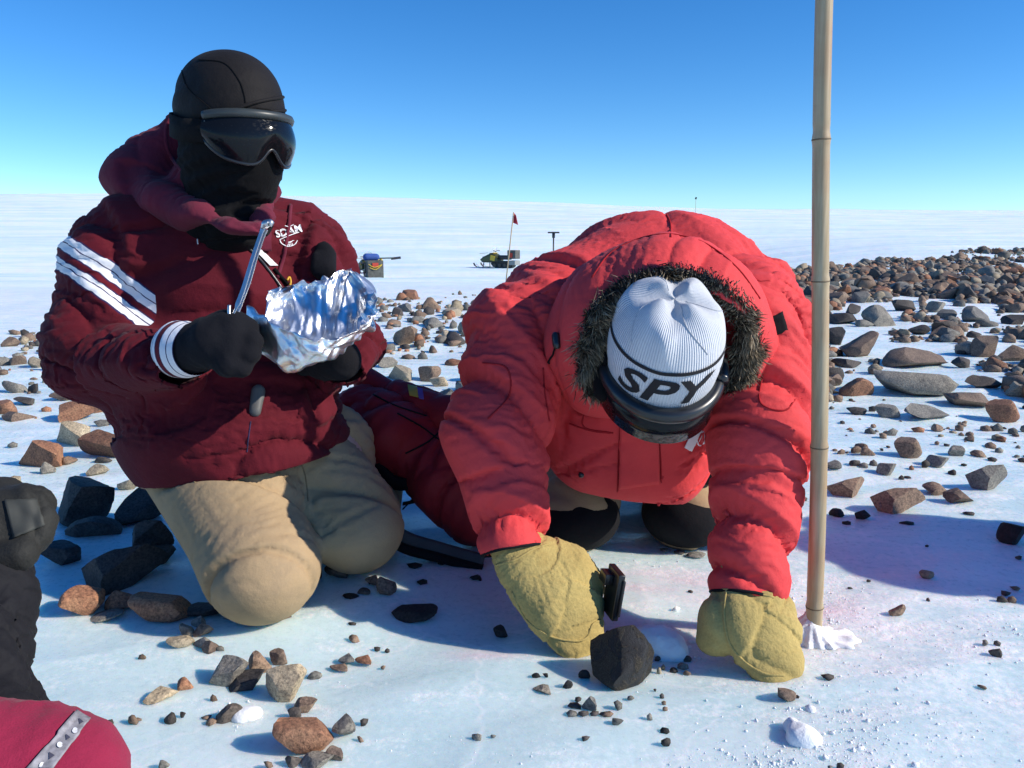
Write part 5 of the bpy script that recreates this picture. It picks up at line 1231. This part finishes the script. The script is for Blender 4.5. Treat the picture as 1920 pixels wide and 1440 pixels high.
_bvh.clear()
M_TRIM = plain('grey_trim', (.26, .25, .27), .8, var=.3, scale=160); M_TREE = plain('dark_trim', (.06, .06, .09), .8)
SL = [slv]
patch('ribbon', SL, [(142, 1334), (168, 1350), (100, 1442), (48, 1442)], M_TRIM, tp_, .004, 10, 20)
for k, (px, py) in enumerate(((140, 1374), (112, 1400), (78, 1436))): 
    V, F = strokes([arc(0, 0, .5, 0, 6.3, 12)], 1.0); print_on('ribbon_motif', SL, V, F, (px, py), 5.5, 0, M_WHITE, tp_, .0065)
for k, (px, py) in enumerate(((126, 1385), (96, 1418), (150, 1356))):
    V = np.array([(-.6, -.6), (.6, -.6), (0, .8)]); print_on('ribbon_motif', SL, V, [(0, 1, 2)], (px, py), 8, -.6, M_TREE, tp_, .006)
# ------------------------------------------------------------------ fourth person, out of view to the right, whose shadow crosses the ice
q4 = np.array((1.90, 1.49, 0.0)); p4 = empty('person', tuple(q4)); tag(p4, 'person in a dark parka kneeling beyond the right edge, casting the blue shadow', 'person')
garment('body', [cp(q4 + [0, 0, .35], q4 + [0, 0, .62], .12, .12), ('e', q4 + [-.03, 0, .86], np.eye(3), (.08, .09, .11), .04), cp(q4 + [0, .13, .60], q4 + [-.12, .2, .45], .05, .04), cp(q4 + [0, -.13, .60], q4 + [-.12, -.2, .45], .05, .04), cp(q4 + [0, .1, .3], q4 + [-.25, .1, .1], .08, .06), cp(q4 + [0, -.1, .3], q4 + [-.25, -.1, .1], .08, .06)], .016, M_SKIN, p4, thick=0)
garment('parka', [cp(q4 + [0, 0, .30], q4 + [0, 0, .62], .15, .13, .05), cp(q4 + [0, .15, .62], q4 + [-.08, .17, .42], .09, .08, .05), cp(q4 + [-.08, .17, .42], q4 + [-.22, .16, .38], .08, .055, .04), cp(q4 + [0, -.15, .62], q4 + [-.08, -.17, .42], .09, .08, .05), cp(q4 + [-.08, -.17, .42], q4 + [-.22, -.16, .38], .08, .055, .04)], .013, M_SHELL, p4, thick=0,
        limbs=[(q4 + [0, 0, .3], q4 + [0, 0, .7], .18)], drape_kw=dict(grow=.25, amp=.02, freq=12, inner=.03, outer=.014, iters=60, grav=.0002, bend=.03, seed=51))
garment('trousers', [cp(q4 + [.02, .1, .3], q4 + [-.26, .12, .10], .13, .10, .04), cp(q4 + [.02, -.1, .3], q4 + [-.26, -.12, .10], .13, .10, .04), cp(q4 + [-.26, .12, .1], q4 + [.2, .12, .08], .09, .07, .03), cp(q4 + [-.26, -.12, .1], q4 + [.2, -.12, .08], .09, .07, .03)], .014, M_TAN, p4, thick=0)
garment('hat', [('e', q4 + [-.02, 0, .90], np.eye(3), (.105, .105, .10), .04)], .012, M_CAP, p4, thick=0)
for s_ in (-1, 1):
    garment('mitten', [cp(q4 + [-.22, .16 * s_, .38], q4 + [-.34, .13 * s_, .34], .05, .04, .02)], .010, M_SUEDE, p4, thick=0); garment('boot', [cp(q4 + [.2, .12 * s_, .07], q4 + [.34, .12 * s_, .09], .06, .06, .02)], .012, M_BOOT, p4, thick=0)
# ------------------------------------------------------------------ far things: snowmobiles, flag, posts
M_YEL = plain('yellow_cowl', (.62, .40, .02), .4); M_BLK = plain('black_body', (.018, .019, .022), .45); M_GREYB = plain('grey_crate', (.085, .085, .075), .7, var=.35, scale=8); M_REDB = plain('red_bag', (.45, .05, .03), .8); M_BLUE = plain('blue_bundle', (.03, .08, .30), .8)
m, t, b = nmat('windshield'); b.inputs['Base Color'].default_value = (.75, .85, .88, 1); b.inputs['Roughness'].default_value = .15; b.inputs['Alpha'].default_value = .35; M_WIND = m
M_ROPE = plain('yellow_rope', (.65, .45, .04), .8)
def snowmobile(label, px, py, dist_d, rz, extras):
    """forward = -x in its own frame"""
    g = P(px, py, dist_d)
    for dd in np.arange(14, 90, .25):
        g = P(px, py, dd)
        if g[2] <= Hv(g) and dd > dist_d * .6: break
    z = Hv(g); root = empty('snowmobile', (g[0], g[1], z)); root.rotation_euler = (0, 0, rz); root.scale = (1, 1, 1.12) if extras == 'side' else (1, 1, 1); tag(root, label, 'snowmobile', 'snowmobiles parked on the ice')
    L = lambda mb, n, mt, par=root, sm=False: mb.build(n, mt, par, sm)
    # track and running gear
    mb = MB(); prof = [(-.45, .06), (-.62, .22), (-.5, .40), (.9, .40), (1.15, .26), (1.05, .06), (.9, .0), (-.25, .0)]
    V = [(x, y, zz) for y in (-.22, .22) for x, zz in prof]; n = len(prof); F = [tuple(range(n - 1, -1, -1)), tuple(range(n, 2 * n))] + [(i, (i + 1) % n, n + (i + 1) % n, n + i) for i in range(n)]
    L(mb.add(V, F), 'track', M_BOOT)
    for k, x in enumerate((-.3, .1, .5, .9)):
        for y in (-.24, .24): L(MB().tube([(x, y - .015, .14), (x, y + .015, .14)], .11, 14), 'wheel', M_PLASTIC)
    # belly pan, cowl
    prof = [(-1.25, .30), (-1.35, .48), (-1.15, .66), (-.6, .86), (-.25, .80), (.0, .62), (.0, .38), (-.5, .28)]; n = len(prof)
    def loft(prof, ys): 
        V = []; 
        for y, sc_ in ys: V += [(x * 1.0 + (1 - sc_) * -.0, y, .45 + (zz - .45) * sc_) for x, zz in prof]
        k = len(prof); F = [tuple(range(k - 1, -1, -1)), tuple((len(ys) - 1) * k + i for i in range(k))]
        for a in range(len(ys) - 1): F += [(a * k + i, a * k + (i + 1) % k, (a + 1) * k + (i + 1) % k, (a + 1) * k + i) for i in range(k)]
        return V, F
    L(MB().add(*loft(prof, [(-.40, .55), (-.33, .85), (-.18, 1), (.18, 1), (.33, .85), (.40, .55)])), 'cowl', plain('olive_cowl', (.06, .065, .02), .4), sm=False)
    for y in (-.405, .405): L(MB().box((-.35, y, .56), (.36, .03, .30), Matrix.Rotation(.2, 4, 'Y'), .01), 'side_panel', M_YEL)
    L(MB().box((-.5, 0, .845), (.3, .5, .04), Matrix.Rotation(-.12, 4, 'Y'), .01), 'hood_panel', M_YEL)
    L(MB().box((-.72, 0, .40), (1.0, .74, .20), None, .05), 'belly_pan', M_BLK)
    L(MB().box((-.55, 0, .80), (.30, .56, .10), None, .03), 'dash', M_BLK)
    for y in (-.2, .2): L(MB().box((-1.22, y, .60), (.06, .16, .10), None, .02), 'headlight', M_WIND)
    V = [(-.62 + .22 * k / 6, .34 * math.cos(math.pi * j / 8) * (1 - .25 * k / 6), .84 + .42 * k / 6 * (.55 + .45 * math.sin(math.pi * j / 8))) for k in range(7) for j in range(9)]
    L(MB().add(V, [(k * 9 + j, k * 9 + j + 1, (k + 1) * 9 + j + 1, (k + 1) * 9 + j) for k in range(6) for j in range(8)]), 'windshield', M_WIND, sm=True)
    L(MB().tube([(-.30, -.40, .98), (-.36, -.2, 1.0), (-.38, 0, .92), (-.36, .2, 1.0), (-.30, .40, .98)], .022, 8), 'handlebar', M_PLASTIC)
    L(MB().box((.35, 0, .60), (.95, .40, .26), None, .08), 'seat', M_BLK)
    L(MB().box((.1, 0, .36), (1.0, .72, .06), None, .02), 'running_board', M_BLK)
    for y in (-.42, .42):
        sk = L(MB().ribbon([(-1.85, y, .26), (-1.78, y, .12), (-1.6, y, .03), (-1.0, y, .015), (-.55, y, .03)], .15, .02, (0, 1, 0)), 'ski', M_BLK)
        L(MB().tube([(-1.1, y, .03), (-1.05, y * .75, .45)], .03, 8), 'spindle', M_BLK, sk)
        L(MB().tube([(-1.75, y, .13), (-1.6, y, .20), (-1.45, y, .04)], .012, 6), 'ski_loop', M_STEEL, sk)
    # cargo
    if extras == 'side':
        L(MB().box((1.05, 0, .78), (.62, .60, .50), None, .02), 'crate', M_GREYB); L(MB().box((1.02, -.315, .74), (.26, .03, .28), None, .01), 'bag', M_REDB)
        L(MB().box((1.1, 0, .30), (.5, .66, .26), None, .03), 'bumper_box', plain('grey_box', (.25, .26, .25), .6))
        L(MB().tube([(-1.6, -.1, .80), (-.9, -.1, .86)], .012, 6), 'ski_pole', M_BAMBOO)
    else:
        L(MB().box((1.05, .0, .42), (.60, .78, .84), None, .02), 'crate', M_GREYB); L(MB().box((1.37, -.02, .62), (.06, .30, .22), None, .01), 'bag', M_REDB)
        L(MB().tube(spline([(1.37, -.35, .66), (1.40, -.1, .52), (1.40, .1, .56), (1.38, .3, .64), (1.41, .0, .42), (1.38, -.3, .5)], 40), .018, 6), 'rope', M_ROPE)
        L(MB().tube(spline([(.9, .42, .7), (.6, .45, .85), (.2, .4, .75), (.0, .42, .9)], 30), .06, 8), 'rope_coil', M_ROPE)
        o = garment('bundle', [cp((.35, -.22, .98), (.35, .26, .98), .19, .17, .05)], .03, M_BLUE, None, thick=0); o.parent = root
        mb = MB(); c = (1.05, -.58, .48); mb.box((c[0], c[1], c[2] + .24), (.05, .32, .06)).box((c[0], c[1], c[2] - .24), (.05, .32, .06)).box((c[0], c[1] - .13, c[2]), (.05, .06, .42)).box((c[0], c[1] + .13, c[2]), (.05, .06, .42)); L(mb, 'side_rack', M_BLK)
        L(MB().tube([(.4, .2, .92), (.4, 1.05, .93)], .035, 6), 'tool_handle', M_BLK); L(MB().box((.4, 1.25, .92), (.06, .5, .12), Matrix.Rotation(R(6), 4, 'X'), .02), 'tool_blade', M_BLK)
        L(MB().tube([(-.2, -.3, .92), (-.2, -1.5, .86)], .015, 6), 'ski_pole', M_BAMBOO)
    return root
snowmobile('snowmobile seen from behind with grey crate, rope and blue bundle, left one', 694, 519, 42.5, R(-68), 'rear')
snowmobile('yellow and black snowmobile seen side-on near the red flag, right one', 938, 502, 55.0, R(-32), 'side')
def flag_():
    d = 22.0; b0 = P(948, 530, d); b0[2] = Hv(b0); top = P(963, 398, d); root = empty('flag', tuple(b0)); tag(root, 'small red flag on a thin bamboo stick far behind the red parka', 'flag')
    keep(MB().tube([b0 - [0, 0, .1], top], .016, 8).build('stick', M_BAMBOO, None), root)
    nx, nz = 8, 8; V = []
    ax_ = (top - b0) / np.linalg.norm(top - b0)
    for i in range(nx + 1):
        for j in range(nz + 1):
            u, w_ = i / nx, j / nz; V.append(top - ax_ * (.02 + .27 * w_) + np.array((.02 + .14 * u * (.35 + .65 * w_), .05 * math.sin(u * 5), -.06 * u)))
    F = [(i * (nz + 1) + j, (i + 1) * (nz + 1) + j, (i + 1) * (nz + 1) + j + 1, i * (nz + 1) + j + 1) for i in range(nx) for j in range(nz)]
    o = link('cloth', mesh('cloth', V, F), plain('red_flag', (.50, .03, .05), .8)); keep(o, root); s = o.modifiers.new('thickness', 'SOLIDIFY'); s.thickness = .004
flag_()
def post_(label, px, pytop, d, plate, r=.03):
    top = P(px, pytop, d); b0 = top.copy(); b0[2] = Hv(top); root = empty('marker_post', tuple(b0)); tag(root, label, 'post')
    keep(MB().tube([b0 - [0, 0, .3], top], r, 8).build('shaft', M_BAMBOO if plate == 'flag' else M_BLK, None), root)
    if plate == 'flag': keep(MB().box(top - [0, 0, .25], (.45, .25, .6), Matrix.Rotation(.4, 4, 'Y'), .03).build('marker', M_BLK, None), root)
    else: keep(MB().box(top, (.55, .3, .07), None, .02).tube([top - [0, 0, .25], top], .07, 8).build('plate', M_BLK, None), root)
post_('tiny dark marker on a thin post standing on the skyline', 1305, 370, 230.0, 'flag', .05)
post_('dark post with a flat plate top just left of the red parka shoulder', 1038, 436, 38.0, 'plate', .035)
